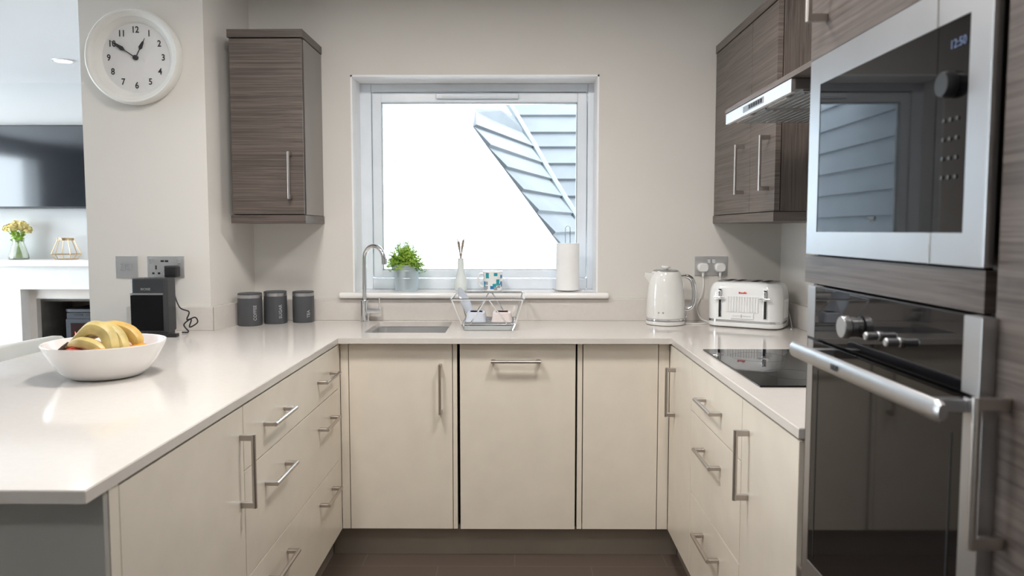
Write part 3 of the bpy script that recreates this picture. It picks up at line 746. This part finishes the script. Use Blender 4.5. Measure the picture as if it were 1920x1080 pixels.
obj('side_ribs', mk(*[(lambda bm, k=k: cyl(bm, (TW/2 - .0018, -.040 + k*.0113, .045), (TW/2 - .0018, -.040 + k*.0113, .125), .0022, 8)) for k in range(8)]), 'gloss_white', ts)
for x in (-.095, .095 - .0):
    lv = obj('lever', mk(B((x - .0045, yf - .002, .045), (x + .0045, yf + .002, .165), .001)), 'dark', ts)
    obj('lever_paddle', mk(B((x - .024, yf - .018, .126), (x + .024, yf - .008, .134), .003), B((x - .006, yf - .014, .120), (x + .006, yf - .001, .160), .003)), 'chrome', lv)
    obj('lever_surround', mk(B((x - .008, yf - .0012, .042), (x - .0045, yf + .002, .168), .001), B((x + .0045, yf - .0012, .042), (x + .008, yf + .002, .168), .001)), 'chrome', lv)
cp = obj('browning_panel', mk(B((-.048, yf - .004, .040), (.048, yf + .002, .066), .003)), 'gloss_white', ts)
obj('selector', mk(B((-.004, yf - .009, .046), (.000, yf - .003, .060), .001), B((-.038, yf - .0048, .052), (.038, yf - .0035, .0535))), 'chrome', cp)
text_mesh('Breville', .011, 'redmark', ts.matrix_basis @ Matrix.Translation((.0, yf + .0015, .152)) @ RX90, ts, 'maker_mark', bold=.0002, extrude=.002)

# ------------------------------------------------------------------ canisters
def canister(label, word, x, y, r, h, tz):
    t = thing('storage_canister', label, 'canister', (x, y, .9), 0)
    obj('body', mk(lambda bm: loft(bm, [[(a*s, b*s, z) for a, b in rrect(2*r, 2*r, r*.86, 8)] for s, z in ((.95, 0), (.985, .003), (1, .03), (1, h*.8), (1, h-.016))])), 'canister', t)
    obj('steel_band', mk(lambda bm: loft(bm, [[(a*s, b*s, z) for a, b in rrect(2*r, 2*r, r*.86, 8)] for s, z in ((1.008, h-.016), (1.008, h-.002), (.98, h-.002))])), 'steel', t)
    obj('lid', mk(lambda bm: loft(bm, [[(a*s, b*s, z) for a, b in rrect(2*r, 2*r, r*.86, 8)] for s, z in ((.985, h-.002), (.985, h+.003), (.95, h+.005))])), 'canister', t)
    an = radians(-48)     # lettering runs upward on the right front
    pos = Matrix.Translation((x + r*1.052*cos(an), y + r*1.052*sin(an), .9 + tz))
    mxw = pos @ Matrix.Rotation(an + pi/2, 4, 'Z') @ RX90 @ Matrix.Rotation(pi/2, 4, 'Z')
    text_mesh(word, .0195, 'letter_grey', mxw, t, 'lettering', extrude=.0022)
canister('grey storage canister lettered COFFEE, nearest the left wall', 'COFFEE', -1.180, 3.238, .0500, .138, .058)
canister('grey storage canister lettered SUGAR, the middle one of three', 'SUGAR', -1.092, 3.312, .0490, .140, .056)
canister('grey storage canister lettered TEA, the one nearest the tap', 'TEA', -.979, 3.358, .0465, .136, .040)

# ------------------------------------------------------------------ plant
random.seed(7)
pl = thing('potted_plant', 'bushy green plant in a small galvanised bucket on the sill', 'plant', (-.527, 3.500, 1.031))
obj('bucket', mk(lambda bm: lathe(bm, [(0, .002), (.049, .002), (.051, 0), (.053, .002), (.0575, .06), (.0585, .062), (.0575, .064), (.060, .095), (.0612, .097), (.060, .099), (.0625, .121), (.065, .124), (.0625, .126), (.060, .122), (.056, .105), (0, .105)], 40)), 'bucket', pl)
obj('soil', mk(lambda bm: lathe(bm, [(.057, .106), (.04, .110), (0, .112)], 24)), 'soil', pl)
def foliage(bm, n, seed, spread, hgt):
    rnd = random.Random(seed)
    for s in range(n):
        a = rnd.uniform(0, 2*pi); rr_ = rnd.random()**.6; tip = V((cos(a)*spread*rr_, sin(a)*spread*rr_*.9, hgt*(1 - .45*rr_**2) * rnd.uniform(.75, 1.08)))
        b0 = V((cos(a)*.030*rr_, sin(a)*.030*rr_, .105)); mid = b0.lerp(tip, .5) + V((0, 0, .012))
        pts = spline([b0, mid, tip], 4); tube(bm, pts, .0006, 3)
        for i in range(2, len(pts)):
            for _ in range(3):
                d = V((rnd.gauss(0, 1), rnd.gauss(0, 1), rnd.uniform(-.2, 1.2))).normalized(); l = rnd.uniform(.010, .022); wv = d.orthogonal().normalized() * l * .13
                p0 = pts[i]; m_ = p0 + d*l*.5
                bm.faces.new([bm.verts.new(q) for q in (p0, m_ + wv, p0 + d*l, m_ - wv)])
obj('foliage', mk(lambda bm: foliage(bm, 170, 3, .094, .225)), 'leaf', pl)
obj('foliage', mk(lambda bm: foliage(bm, 80, 11, .088, .195)), 'leafdark', pl)

# vase with reeds
vs_ = thing('bud_vase', 'slim white bottle vase on the sill behind the dish rack', 'vase', (-.268, 3.497, 1.031))
obj('body', mk(lambda bm: lathe(bm, [(0, .002), (.024, .0), (.029, .006), (.0325, .028), (.031, .045), (.024, .066), (.0185, .088), (.0152, .11), (.0135, .148), (.0142, .155), (.011, .155), (.0105, .12), (0, .06)], 36)), 'vase_white', vs_)
rd = tag(obj('dried_reeds', mk(*[(lambda bm, a=a, b=b, c_=c_, h=h: tube(bm, spline([(-.268 + a*.1, 3.497, 1.11), (-.268 + a*.25, 3.497, 1.19), (-.268 + b*.5, 3.497 + c_*.3, 1.19 + h*.45), (-.268 + b, 3.497 + c_, 1.19 + h)], 5), [.0024]*10 + [.0030, .0038, .0038, .0034, .0026, .0010], 6)) for a, b, c_, h in ((-.01, -.017, .004, .093), (-.006, -.008, -.006, .088), (.008, .008, .005, .080), (.012, .018, .0, .096), (.004, .012, -.004, .09))]), 'reed', loc=(-.268, 3.497, 1.19)), 'few dried grey-brown stems standing in the white vase', 'stems')

# mug
mg = thing('mug', 'white mug patterned with teal, blue and grey blocks on the sill', 'mug', (-.116, 3.497, 1.031))
rnd = random.Random(5)
blk = {}
for _ in range(52):
    k0 = rnd.randrange(48); r0 = rnd.randrange(1, 15); c_ = rnd.choice([1, 1, 2, 2, 3, 3, 4]); 
    for dk in range(3):
        for dr in range(3): blk[((k0 + dk) % 48, r0 + dr)] = c_
prof = [(0, .003), (.040, .0), (.0425, .003)] + [(.0435 + .002*k/16, .006 + k*.0051) for k in range(17)] + [(.0455, .094), (.043, .094), (.041, .02), (0, .012)]
obj('body', mk(lambda bm: lathe(bm, prof, 48, mifn=lambda i, k: blk.get((k, i - 2), 0) if 3 <= i < 19 else 0)), ['gloss_white', 'teal', 'blue', 'greyblock', 'pinkblock'], mg)
obj('handle', mk(lambda bm: tube(bm, spline([(-.043, 0, .078), (-.060, 0, .080), (-.071, 0, .062), (-.068, 0, .038), (-.055, 0, .022), (-.042, 0, .022)], 5), .0052, 10)), 'gloss_white', mg)

# kitchen roll on wire holder
kr = thing('kitchen_roll_holder', 'chrome wire kitchen roll holder at the right end of the sill', 'holder', (.238, 3.492, 1.031))
def holderf(bm):
    for k in range(4):
        a = pi/4 + k*pi/2; a2 = a + pi/2
        p = [V((cos(a)*.098, sin(a)*.058, .010)), V((cos(a)*.09, sin(a)*.05, .003)), V((cos((a+a2)/2)*.035, sin((a+a2)/2)*.03, .003)), V((cos(a2)*.09, sin(a2)*.05, .003)), V((cos(a2)*.098, sin(a2)*.058, .010))]
        tube(bm, spline(p, 6), .0018, 8)
    tube(bm, spline([(-.011, 0, .004), (-.011, 0, .15), (-.011, 0, .285), (-.009, 0, .300), (0, 0, .306), (.009, 0, .300), (.011, 0, .285), (.011, 0, .15), (.011, 0, .004)], 6), .0017, 8)
obj('wire_frame', holderf, 'chrome', kr)
tag(obj('kitchen_roll', mk(lambda bm: lathe(bm, [(.020, .006), (.054, .006), (.0555, .009), (.0545, .223), (.053, .226), (.020, .226), (.020, .006)], 48, Matrix.Translation((.238, 3.492, 1.031)), cap=False)), 'paper', loc=(.238, 3.492, 1.037)), 'white kitchen paper roll standing upright on the wire holder', 'paper roll')

# ------------------------------------------------------------------ dish rack
dr = thing('dish_rack', 'chrome wire dish rack on a grey tray, right of the sink', 'dish rack', (-.122, 3.17, .9))
x0, x1, y0, y1, zt = -.272, .027, 3.0, 3.355, 1.036
bx0, bx1, by0, by1, zb = -.232, -.008, 3.06, 3.31, .928
def rim(bm): tube(bm, [(x0 + a, y0 + b, zt) for a, b in [(.008, 0), ((x1-x0)-.008, 0), (x1-x0, .008), (x1-x0, y1-y0-.008), (x1-x0-.008, y1-y0), (.008, y1-y0), (0, y1-y0-.008), (0, .008)]], .0040, 8, True)
obj('rim', rim, 'chrome', dr, world=True)
def wires(bm):
    mid = (x0 + x1)/2
    for ya, yb in ((y0, by0), (y1, by1)):
        tube(bm, [(x0 + .004, ya, zt), (bx0, yb, zb), (bx0 + .035, yb, zb), (mid - .008, ya, zt - .003), (mid + .008, ya, zt - .003), (bx1 - .035, yb, zb), (bx1, yb, zb), (x1 - .004, ya, zt)], .0030, 7)
    for k in range(9):
        y = by0 + (by1 - by0)*k/8; tube(bm, [(bx0, y, zb), (bx1, y, zb)], .0021, 6)
    for x in (bx0, bx1): tube(bm, [(x, by0, zb), (x, by1, zb)], .0022, 6)
obj('wire_basket', wires, 'chrome', dr, world=True)
obj('feet', mk(*[(lambda bm, a=a, b=b: tube(bm, [(a, b, zb), (a + (.012 if a < -.1 else -.012), b - .012 if b < 3.2 else b + .01, .9024)], .0025, 7)) for a in (bx0, bx1) for b in (by0, by1)]), 'chrome', dr, world=True)
obj('drip_tray', mk(lambda bm: loft(bm, [[(-.120 + a*s, 3.175 + b*s, z) for a, b in rrect(.212, .235, .02, 5)] for s, z in ((.95, .9008), (.97, .902), (1.0, .918), (1.0, .920), (.98, .920), (.95, .905))])), 'traygrey', dr, world=True)
# plate standing at the left end
pm = Matrix.Translation((-.232, 3.19, 1.003)) @ Matrix.Rotation(radians(64), 4, 'Y') @ Matrix.Rotation(radians(10), 4, 'X')
tag(obj('plate', mk(lambda bm: lathe(bm, [(0, 0), (.045, 0), (.050, .002), (.068, .008), (.070, .010), (.067, .010), (.048, .005), (0, .004)], 40, pm)), 'platewhite', loc=(-.232, 3.19, .94)), 'pale blue-white plate standing on edge at the left end of the dish rack', 'plate')
def dish(x, lab, m):
    t = thing('serving_dish', lab, 'dish', (x, 3.16, .930))
    obj('bowl', mk(lambda bm: loft(bm, [[(a*s, b*s, z) for a, b in rrect(.086, .12, .014, 4)] for s, z in ((1.03, .001), (1.03, .004), (1, .006), (.90, .036), (.86, .039))])), m, t)
    obj('foot_rim', mk(lambda bm: loft(bm, [[(a*s, b*s, z) for a, b in rrect(.055, .085, .012, 4)] for s, z in ((1, .038), (1, .042), (.94, .042), (.94, .039))])), m, t)
dish(-.176, 'grey-white rectangular dish upturned in the left half of the dish rack', 'platewhite')
dish(-.066, 'pinkish-white rectangular dish upturned in the right half of the dish rack', 'dishpink')

# ------------------------------------------------------------------ speaker
sp_ = thing('speaker', 'black upright wireless speaker on the worktop in front of the pillar', 'speaker', (-1.470, 2.965, .9))
sw, sd, sh = .146, .090, .214
def spring(s, z): return [(x*s, y*s, z) for x, y in rrect(sw, sd, .016, 6)]
obj('body', mk(lambda bm: loft(bm, [spring(.97, .012), spring(1, .016), spring(1, sh+.004), spring(.985, sh+.010), spring(.95, sh+.012)])), 'speakertop', sp_)
obj('foot', mk(lambda bm: loft(bm, [spring(.93, 0), spring(.93, .012)])), 'blackplastic', sp_)
obj('grille', mk(B((-.0715, -sd/2 - .0018, .018), (.058, -sd/2 + .004, .160), .0015)), 'speakergrille', sp_)
obj('silver_strip', mk(B((-.0722, -sd/2 - .0022, .1615), (.060, -sd/2 + .004, .1685), .001)), 'steel', sp_)
text_mesh('BOSE', .013, 'steel', sp_.matrix_basis @ Matrix.Translation((-.010, -sd/2 - .0003, .184)) @ RX90, sp_, 'maker_mark', bold=.0004, sx=1.3)
obj('top_buttons', mk(*[B((-.03 + k*.02, -.012, sh+.0115), (-.018 + k*.02, .0, sh+.0130), .0005) for k in range(4)]), 'blackplastic', sp_)
rc = thing('remote_control', 'slim black remote lying in front of the speaker foot', 'remote', (-1.40, 2.873, .9))
obj('body', mk(B((-.064, -.013, .0005), (.066, .014, .014), .003)), 'blackplastic', rc)
obj('button', mk(*[B((-.052 + k*.018, -.005, .0135), (-.044 + k*.018, .003, .0152), .0005) for k in range(6)]), 'speakertop', rc)

# ------------------------------------------------------------------ fruit bowl
BX, BY = -1.186, 2.100
bw = tag(obj('fruit_bowl', mk(lambda bm: lathe(bm, [(0, .004), (.060, .002), (.078, .0), (.094, .004), (.117, .022), (.137, .050), (.152, .078), (.161, .098), (.1605, .1005), (.1575, .099), (.147, .074), (.131, .048), (.110, .024), (.08, .012), (0, .010)], 72)), 'ceramic'), 'wide white bowl of fruit on the left worktop', 'bowl')
bw.location = (BX, BY, .9)
def fruit(name, label, m, x, y, z, r, sq=.9, stem=True):
    t = thing(name, label, name, (BX + x, BY + y, .9 + z), random.uniform(0, 3))
    pr = [(0, -r*sq*.84)] + [(r*cos(a)*(1 + .05*sin(a)), r*sq*sin(a)) for a in [radians(q) for q in range(-75, 80, 15)]] + [(0, r*sq*.82)]
    obj('flesh', mk(lambda bm: lathe(bm, pr, 24)), m, t)
    if stem: obj('stem', mk(lambda bm: cyl(bm, (0, 0, r*sq*.78), (.003, 0, r*sq*1.08), .0016, 6)), 'banana_stem', t)
fruit('apple', 'red apple at the front left of the fruit bowl, below the banana stalks', 'apple', -.045, -.072, .058, .038)
fruit('peach', 'orange-brown peach in the middle of the fruit bowl, in front of the bananas', 'peach', .026, -.074, .062, .034, .95, False)
fruit('plum', 'dark purple plum at the front of the fruit bowl, under the bananas', 'plum', .078, -.068, .062, .022, 1.05, False)
fruit('apple', 'red apple at the left of the fruit bowl behind the front apple', 'apple', -.092, .008, .060, .036)
fruit('orange', 'orange at the right of the fruit bowl beside the banana tips', 'orange', .093, .010, .060, .036, .97, False)
fruit('apple', 'red apple at the back of the fruit bowl behind the bananas', 'apple', -.010, .088, .060, .036)
fruit('peach', 'orange-brown peach under the banana bunch in the middle of the bowl', 'peach', -.006, .006, .046, .034, .95, False)
bb = thing('banana_bunch', 'bunch of four yellow bananas on top of the fruit bowl', 'bananas', (BX - .004, BY, .958))
def banana(ctrl, m, r=.0175):
    pts = spline(ctrl, 8); n = len(pts)
    rad = []
    for i in range(n):
        t = i/(n-1)
        rad.append(r * (0.28 + .72*min(1, max(0, (t-.08)/.30))**.9) if t < .38 else (r if t < .78 else r*(1 - .62*((t-.78)/.22)**1.6)))
    def f(bm):
        P = pts; up = V((0, 1, 0)); rings = []
        for i in range(n):
            tt_ = (P[min(i+1, n-1)] - P[max(i-1, 0)]).normalized(); u = (up - tt_*up.dot(tt_)).normalized(); s = tt_.cross(u)
            rings.append([bm.verts.new(P[i] + (u*cos(2*pi*k/15) + s*sin(2*pi*k/15)) * rad[i] * (1 + .045*cos(5*2*pi*k/15))) for k in range(15)])
        for i in range(n-1):
            for k in range(15):
                bm.faces.new((rings[i][k], rings[i][(k+1)%15], rings[i+1][(k+1)%15], rings[i+1][k])).material_index = (1 if i < 3 else (2 if i >= n-2 else 0))
        bm.faces.new(rings[0][::-1]).material_index = 1; bm.faces.new(rings[-1]).material_index = 2
    obj('banana', f, [m, 'banana_stem', 'banana_tip'], bb)
st0 = (-.076, -.056, .034)
banana([st0, (-.048, -.060, .046), (-.010, -.066, .046), (.028, -.068, .030), (.052, -.074, .000)], 'banana', .0165)
banana([st0, (-.044, -.045, .060), (-.004, -.042, .085), (.034, -.044, .070), (.050, -.054, .032), (.052, -.064, .000)], 'banana', .0215)
banana([st0, (-.038, -.030, .056), (.006, -.018, .082), (.046, -.016, .066), (.068, -.026, .030), (.072, -.038, .006)], 'banana', .019)
banana([st0, (-.040, -.015, .056), (.012, .012, .080), (.060, .018, .070), (.088, .012, .046), (.093, .002, .020)], 'banana_ripe', .0195)
obj('stalk', mk(lambda bm: tube(bm, [V(st0) + V((-.016, -.006, -.010)), V(st0) + V((-.006, 0, -.002)), V(st0) + V((.008, .004, .008))], [.005, .007, .008], 10)), 'banana_tip', bb)

# ------------------------------------------------------------------ clock
CKX, CKY, CKZ = -1.560, 3.075, 2.022
ck = thing('wall_clock', 'round white wall clock with black hands high on the pillar', 'clock', (CKX, CKY, CKZ))
RXm = Matrix.Rotation(pi/2, 4, 'X')   # lathe axis z -> -y
obj('rim', mk(lambda bm: lathe(bm, [(.180, 0), (.191, .006), (.193, .030), (.190, .046), (.184, .052), (.177, .050), (.172, .042), (.160, .036), (.156, .028), (.146, .020), (.141, .012), (.139, .008)], 96, RXm, cap=False)), 'clockrim', ck)
obj('dial', mk(lambda bm: lathe(bm, [(0, .0), (.181, .0), (.181, .006), (.148, .008), (0, .008)], 72, RXm)), 'clockface', ck)
for n in range(1, 13):
    a = radians(90 - 30*n); R_ = .112
    # slightly slanted old-style figures
    text_mesh(str(n), .036, 'ink', Matrix.Translation((CKX + R_*cos(a), CKY - .0088, CKZ + R_*sin(a))) @ RX90, ck, 'numeral', bold=.0006, sx=.88)
def hand(deg, L, wd, yy):
    a = radians(90 - deg); d = V((cos(a), 0, sin(a))); s = V((-sin(a), 0, cos(a)))
    def f(bm):
        pr = [(0, .0022), (.40*L, .0018), (.46*L, .0045*wd), (.52*L, .0075*wd), (.60*L, .0060*wd), (.78*L, .0040*wd), (.84*L, .0016), (L, .0006)]
        tp_ = [d*u + s*w_ for u, w_ in pr] + [d*u - s*w_ for u, w_ in pr[::-1]]
        A = [bm.verts.new(p + V((0, -yy, 0))) for p in tp_]; B_ = [bm.verts.new(p + V((0, -yy - .0012, 0))) for p in tp_]
        n = len(A); bm.faces.new(A); bm.faces.new(B_[::-1])
        for i in range(n): bm.faces.new((A[i], A[(i+1) % n], B_[(i+1) % n], B_[i]))
    return f
obj('hour_hand', hand(27, .088, 1.15, .012), 'ink', ck)
obj('minute_hand', hand(-56, .127, 1.15, .015), 'ink', ck)
obj('hub', mk(lambda bm: lathe(bm, [(.010, .008), (.010, .018), (.007, .020), (0, .020)], 24, RXm)), 'ink', ck)

# ------------------------------------------------------------------ bar stool
bs = thing('bar_stool', 'white moulded bar stool tucked against the outer side of the worktop', 'stool', (-1.93, 2.45, 0))
def seatf(bm): loft(bm, [[(x*s, y*s, z) for x, y in rrect(.38, .42, .08, 6)] for s, z in ((.90, .63), (1, .64), (1.02, .655), (.97, .662))])
obj('seat', seatf, 'stoolwhite', bs)
def backf(bm):
    R = []
    for y, z0, z1 in ((-.80, .80, .925), (-.1, .815, .925), (.45, .832, .925), (.56, .838, .924), (.588, .845, .918), (.600, .860, .905)):
        R.append([(.182, y, z0), (.176, y, z0 + .004), (.176, y, z1 - .006), (.181, y, z1), (.196, y, z1), (.202, y, z1 - .006), (.202, y, z0 + .004), (.196, y, z0)])
    loft(bm, R)
def stool_back(bm):
    # curved rail: straight along the worktop, far end rounded
    R = []
    for y, z0, z1 in ((-.24, .845, .900), (-.23, .83, .918), (-.20, .82, .924), (0, .82, .926), (.20, .82, .922), (.33, .822, .918), (.365, .83, .912), (.385, .848, .898)):
        R.append([(-.008, y, z0), (-.012, y, z0 + .006), (-.012, y, z1 - .008), (-.006, y, z1), (.008, y, z1), (.013, y, z1 - .008), (.013, y, z0 + .006), (.008, y, z0)])
    loft(bm, R)
bk = obj('backrest', mk(stool_back), 'stoolwhite', bs); bk.location = (.165, 0, 0)
for y in (-.15, .15): obj('back_support', mk(lambda bm: tube(bm, spline([(.10, y, .64), (.150, y, .66), (.166, y, .74), (.166, y, .83)], 5), .009, 10)), 'stoolwhite', bs)
for sx in (-1, 1):
    for sy in (-1, 1): obj('leg', mk(lambda bm: cyl(bm, (sx*.14, sy*.15, .635), (sx*.17, sy*.20, .0), .012, 12)), 'steel', bs)
obj('footrest', mk(lambda bm: tube(bm, [(.163, .184, .25), (-.163, .184, .25), (-.163, -.184, .25), (.163, -.184, .25)], .007, 8, True)), 'steel', bs)

# ------------------------------------------------------------------ living room
tv = thing('television', 'wide black flat television on the white wall over the fireplace', 'television', (-3.3, YL, 1.48))
obj('casing', mk(B((-3.95, YL - .055, 1.478), (-2.70, YL - .022, 2.086), .004)), 'blackplastic', tv, world=True)
obj('screen', mk(B((-3.942, YL - .058, 1.492), (-2.708, YL - .053, 2.078))), 'tvglass', tv, world=True)
obj('wall_bracket', mk(B((-3.5, YL - .024, 1.6), (-3.1, YL - .001, 1.95))), 'dark', tv, world=True)

fp = thing('fireplace_surround', 'white mantelpiece surround on the living room wall below the television', 'fireplace', (-3.13, YL, 0))
obj('mantel_shelf', mk(B((-4.05, YL - .20, 1.055), (-2.21, YL - .001, 1.103), .006)), 'mantel', fp, world=True)
obj('frieze', mk(B((-3.98, YL - .14, .885), (-2.28, YL - .001, 1.054), .003)), 'mantel', fp, world=True)
for a, b in ((-3.98, -3.635), (-2.63, -2.28)): obj('side_column', mk(B((a, YL - .14, 0), (b, YL - .001, .885), .003)), 'mantel', fp, world=True)
obj('marble_slip', mk(B((-3.635, YL - .05, .81), (-2.63, YL - .001, .885)), B((-3.635, YL - .05, 0), (-3.58, YL - .001, .81)), B((-2.68, YL - .05, 0), (-2.63, YL - .001, .81))), 'marble', fp, world=True, label='beige marble slip round the opening')
obj('fire_recess', mk(B((-3.60, YL - .001, 0), (-3.585, YL + .415, .80)), B((-2.675, YL - .001, 0), (-2.66, YL + .415, .80)), B((-3.6, YL + .40, 0), (-2.66, YL + .415, .8)), B((-3.6, YL - .001, .785), (-2.66, YL + .415, .80))), 'brick_dark', fp, world=True, label='dark inner lining')
# stove
sv = thing('wood_stove', 'dark grey stove with a glowing fire inside the fireplace opening', 'stove', (-3.12, YL + .12, 0))
SXa, SXb, SYa, SYb = -3.40, -2.84, YL - .02, YL + .32
obj('body', mk(B((SXa + .02, SYa + .02, .12), (SXb - .02, SYb, .70), .006), B((SXa + .02, SYa + .005, .62), (SXb - .02, SYa + .03, .70), .004)), 'stove', sv, world=True)
obj('top_plate', mk(lambda bm: prism(bm, [(SXa, SYa + .03), (SXa + .05, SYa), (SXb - .05, SYa), (SXb, SYa + .03), (SXb, SYb), (SXa, SYb)], .705, .727)), 'stove', sv, world=True)
obj('vent_slot', mk(*[B((SXa + .08 + k*.09, SYa + .001, .680), (SXa + .14 + k*.09, SYa + .006, .690)) for k in range(5)]), 'dark', sv, world=True)
dd = obj('door', mk(B((SXa + .02, SYa - .01, .20), (SXb - .02, SYa + .019, .655), .006)), 'stove', sv, world=True)
gl = obj('door_glass', mk(B((SXa + .055, SYa - .013, .245), (SXb - .055, SYa - .008, .625), .002)), 'stoveglass', dd, world=True)
rnd = random.Random(2)
def flames(bm):
    for k in range(14):
        x = SXa + .10 + k*.026 + rnd.uniform(-.008, .008); h = rnd.uniform(.05, .15) * (1.3 - abs(k - 5)/9); z0 = .455
        P = [(x - .012, z0), (x - .014, z0 + h*.4), (x + rnd.uniform(-.02, .01), z0 + h), (x + .006, z0 + h*.5), (x + .012, z0)]
        A = [bm.verts.new((a, SYa - .0135, b)) for a, b in P]; A2 = [bm.verts.new((a, SYa - .0150, b)) for a, b in P]
        bm.faces.new(A); bm.faces.new(A2[::-1])
        for i in range(5): bm.faces.new((A[i], A[(i+1) % 5], A2[(i+1) % 5], A2[i]))
obj('fire', flames, 'flame', gl, world=True, label='orange-red flames')
obj('log', mk(*[(lambda bm, k=k: cyl(bm, (SXa + .09 + k*.09, SYa - .018, .43), (SXa + .20 + k*.09, SYa - .018, .47 + (k % 2)*.03), .016, 8)) for k in range(4)]), 'log', gl, world=True)
obj('flue_pipe', mk(lambda bm: cyl(bm, (-3.12, YL + .15, .727), (-3.12, YL + .15, .784), .06, 24)), 'stove', sv, world=True)
for sx in (SXa + .06, SXb - .06):
    for sy in (SYa + .05, SYb - .04): obj('leg', mk(lambda bm: cyl(bm, (sx, sy, 0), (sx, sy, .12), .016, 10, .02)), 'stove', sv, world=True)

# flower vase on mantel
FVX, FVY = -3.655, YL - .11
fv = thing('glass_vase', 'clear glass vase on the mantelpiece below the television', 'vase', (FVX, FVY, 1.103))
mat('vaseglass', (0.95, 0.98, 0.90), 0.05, trans=0.9)
obj('body', mk(lambda bm: lathe(bm, [(0, .004), (.060, .0), (.066, .006), (.064, .03), (.048, .085), (.036, .125), (.040, .150), (.038, .150), (.034, .125), (.045, .085), (.060, .03), (.058, .010), (0, .008)], 32)), 'vaseglass', fv)
fl = thing('flower_bouquet', 'bunch of pale yellow flowers in the glass vase', 'flowers', (FVX, FVY, 1.113))
def stems(bm):
    r = random.Random(4)
    for k in range(14):
        a = r.uniform(0, 6.28); s = r.uniform(.2, 1)
        tube(bm, spline([(-cos(a)*.03*s, -sin(a)*.03*s, .0), (0, 0, .10), (cos(a)*.045*s, sin(a)*.03*s, .175)], 4), .0025, 5)
    for k in range(60):
        a = r.uniform(0, 6.28); p0 = V((cos(a)*.03*r.random(), sin(a)*.025*r.random(), r.uniform(.12, .19))); d = V((cos(a), sin(a)*.7, r.uniform(-.3, 1))).normalized(); l = r.uniform(.02, .045); wv = d.orthogonal().normalized()*l*.3
        bm.faces.new([bm.verts.new(q) for q in (p0, p0 + d*l*.5 + wv, p0 + d*l, p0 + d*l*.5 - wv)])
obj('stems', stems, 'leaf', fl)
def blooms(c):
    def f(bm):
        r = random.Random(c)
        cx, cy, cz, R_ = [(-.062, 0, .215, .036), (-.012, -.03, .225, .040), (.040, -.005, .235, .040), (.070, .01, .205, .032), (-.03, .035, .245, .036), (.02, .04, .215, .036), (-.095, .01, .215, .026)][c]
        for k in range(46):
            z = r.uniform(-.5, 1); a = r.uniform(0, 6.28); q = math.sqrt(max(0, 1 - z*z)); d = V((q*cos(a), q*sin(a), z)); t1 = d.orthogonal().normalized(); t2 = d.cross(t1); o_ = V((cx, cy, cz)); rr2 = R_*r.uniform(.75, 1); s = R_*.38
            bm.faces.new([bm.verts.new(o_ + d*rr2 + t1*s*cos(u) + t2*s*sin(u) - d*s*.4*(1 if i % 2 else 0)) for i, u in enumerate([i_*pi/3 for i_ in range(6)])])
    return f
for c_ in range(7): obj('bloom', blooms(c_), 'petal', fl)
# terrarium
TXc, TYc = -3.305, YL - .11
te = thing('wire_lantern', 'small brass wire geometric lantern on the mantelpiece beside the pillar', 'lantern', (TXc, TYc, 1.103))
def lant(bm):
    n = 6; top = [V((.050*cos(a), .050*sin(a), .152)) for a in [2*pi*k/n + .3 for k in range(n)]]
    mid = [V((.098*cos(a), .098*sin(a), .040)) for a in [2*pi*k/n + .3 for k in range(n)]]; bot = [V((.072*cos(a), .072*sin(a), .003)) for a in [2*pi*k/n + .3 for k in range(n)]]
    for k in range(n):
        for a, b in ((top[k], mid[k]), (mid[k], bot[k]), (top[k], top[(k+1) % n]), (mid[k], mid[(k+1) % n]), (bot[k], bot[(k+1) % n])): cyl(bm, a, b, .0028, 6)
obj('wire_frame', lant, 'brass', te)
obj('collar', mk(lambda bm: lathe(bm, [(.050, .140), (.052, .140), (.052, .158), (.050, .158), (.050, .140)], 24, cap=False)), 'brass', te)

# ceiling lamp fittings: kitchen ones added out of view for fill light
for n_, (x, y) in enumerate(KL + LL):
    k = n_ < len(KL)
    row = n_ if k else n_ - len(KL)
    t = thing('ceiling_downlight', ('added round kitchen ceiling lamp out of view, for fill light' if k else 'small round recessed living room ceiling lamp'), 'downlight', (x, y, CEIL), 0, 'added kitchen fill lamps' if k else 'living room ceiling downlights')
    q = .155 if k else .05
    if (x, y) == (-2.9, 4.78): t['label'] = 'small recessed ceiling lamp glowing between the clock and the living room'; del t['group']
    obj('trim_ring', mk(lambda bm: lathe(bm, [(q, -.001), (q + .014, -.001), (q + .012, -.007), (q + .002, -.008), (q, -.001)], 28, cap=False)), 'whiteplastic', t)
    obj('lens', mk(lambda bm: lathe(bm, [(0, -.004), (q + .0005, -.004), (q + .0005, -.001), (0, -.001)], 24)), 'lampglow', t)

for t in THINGS:
    if '_mx_inv' in t: del t['_mx_inv']
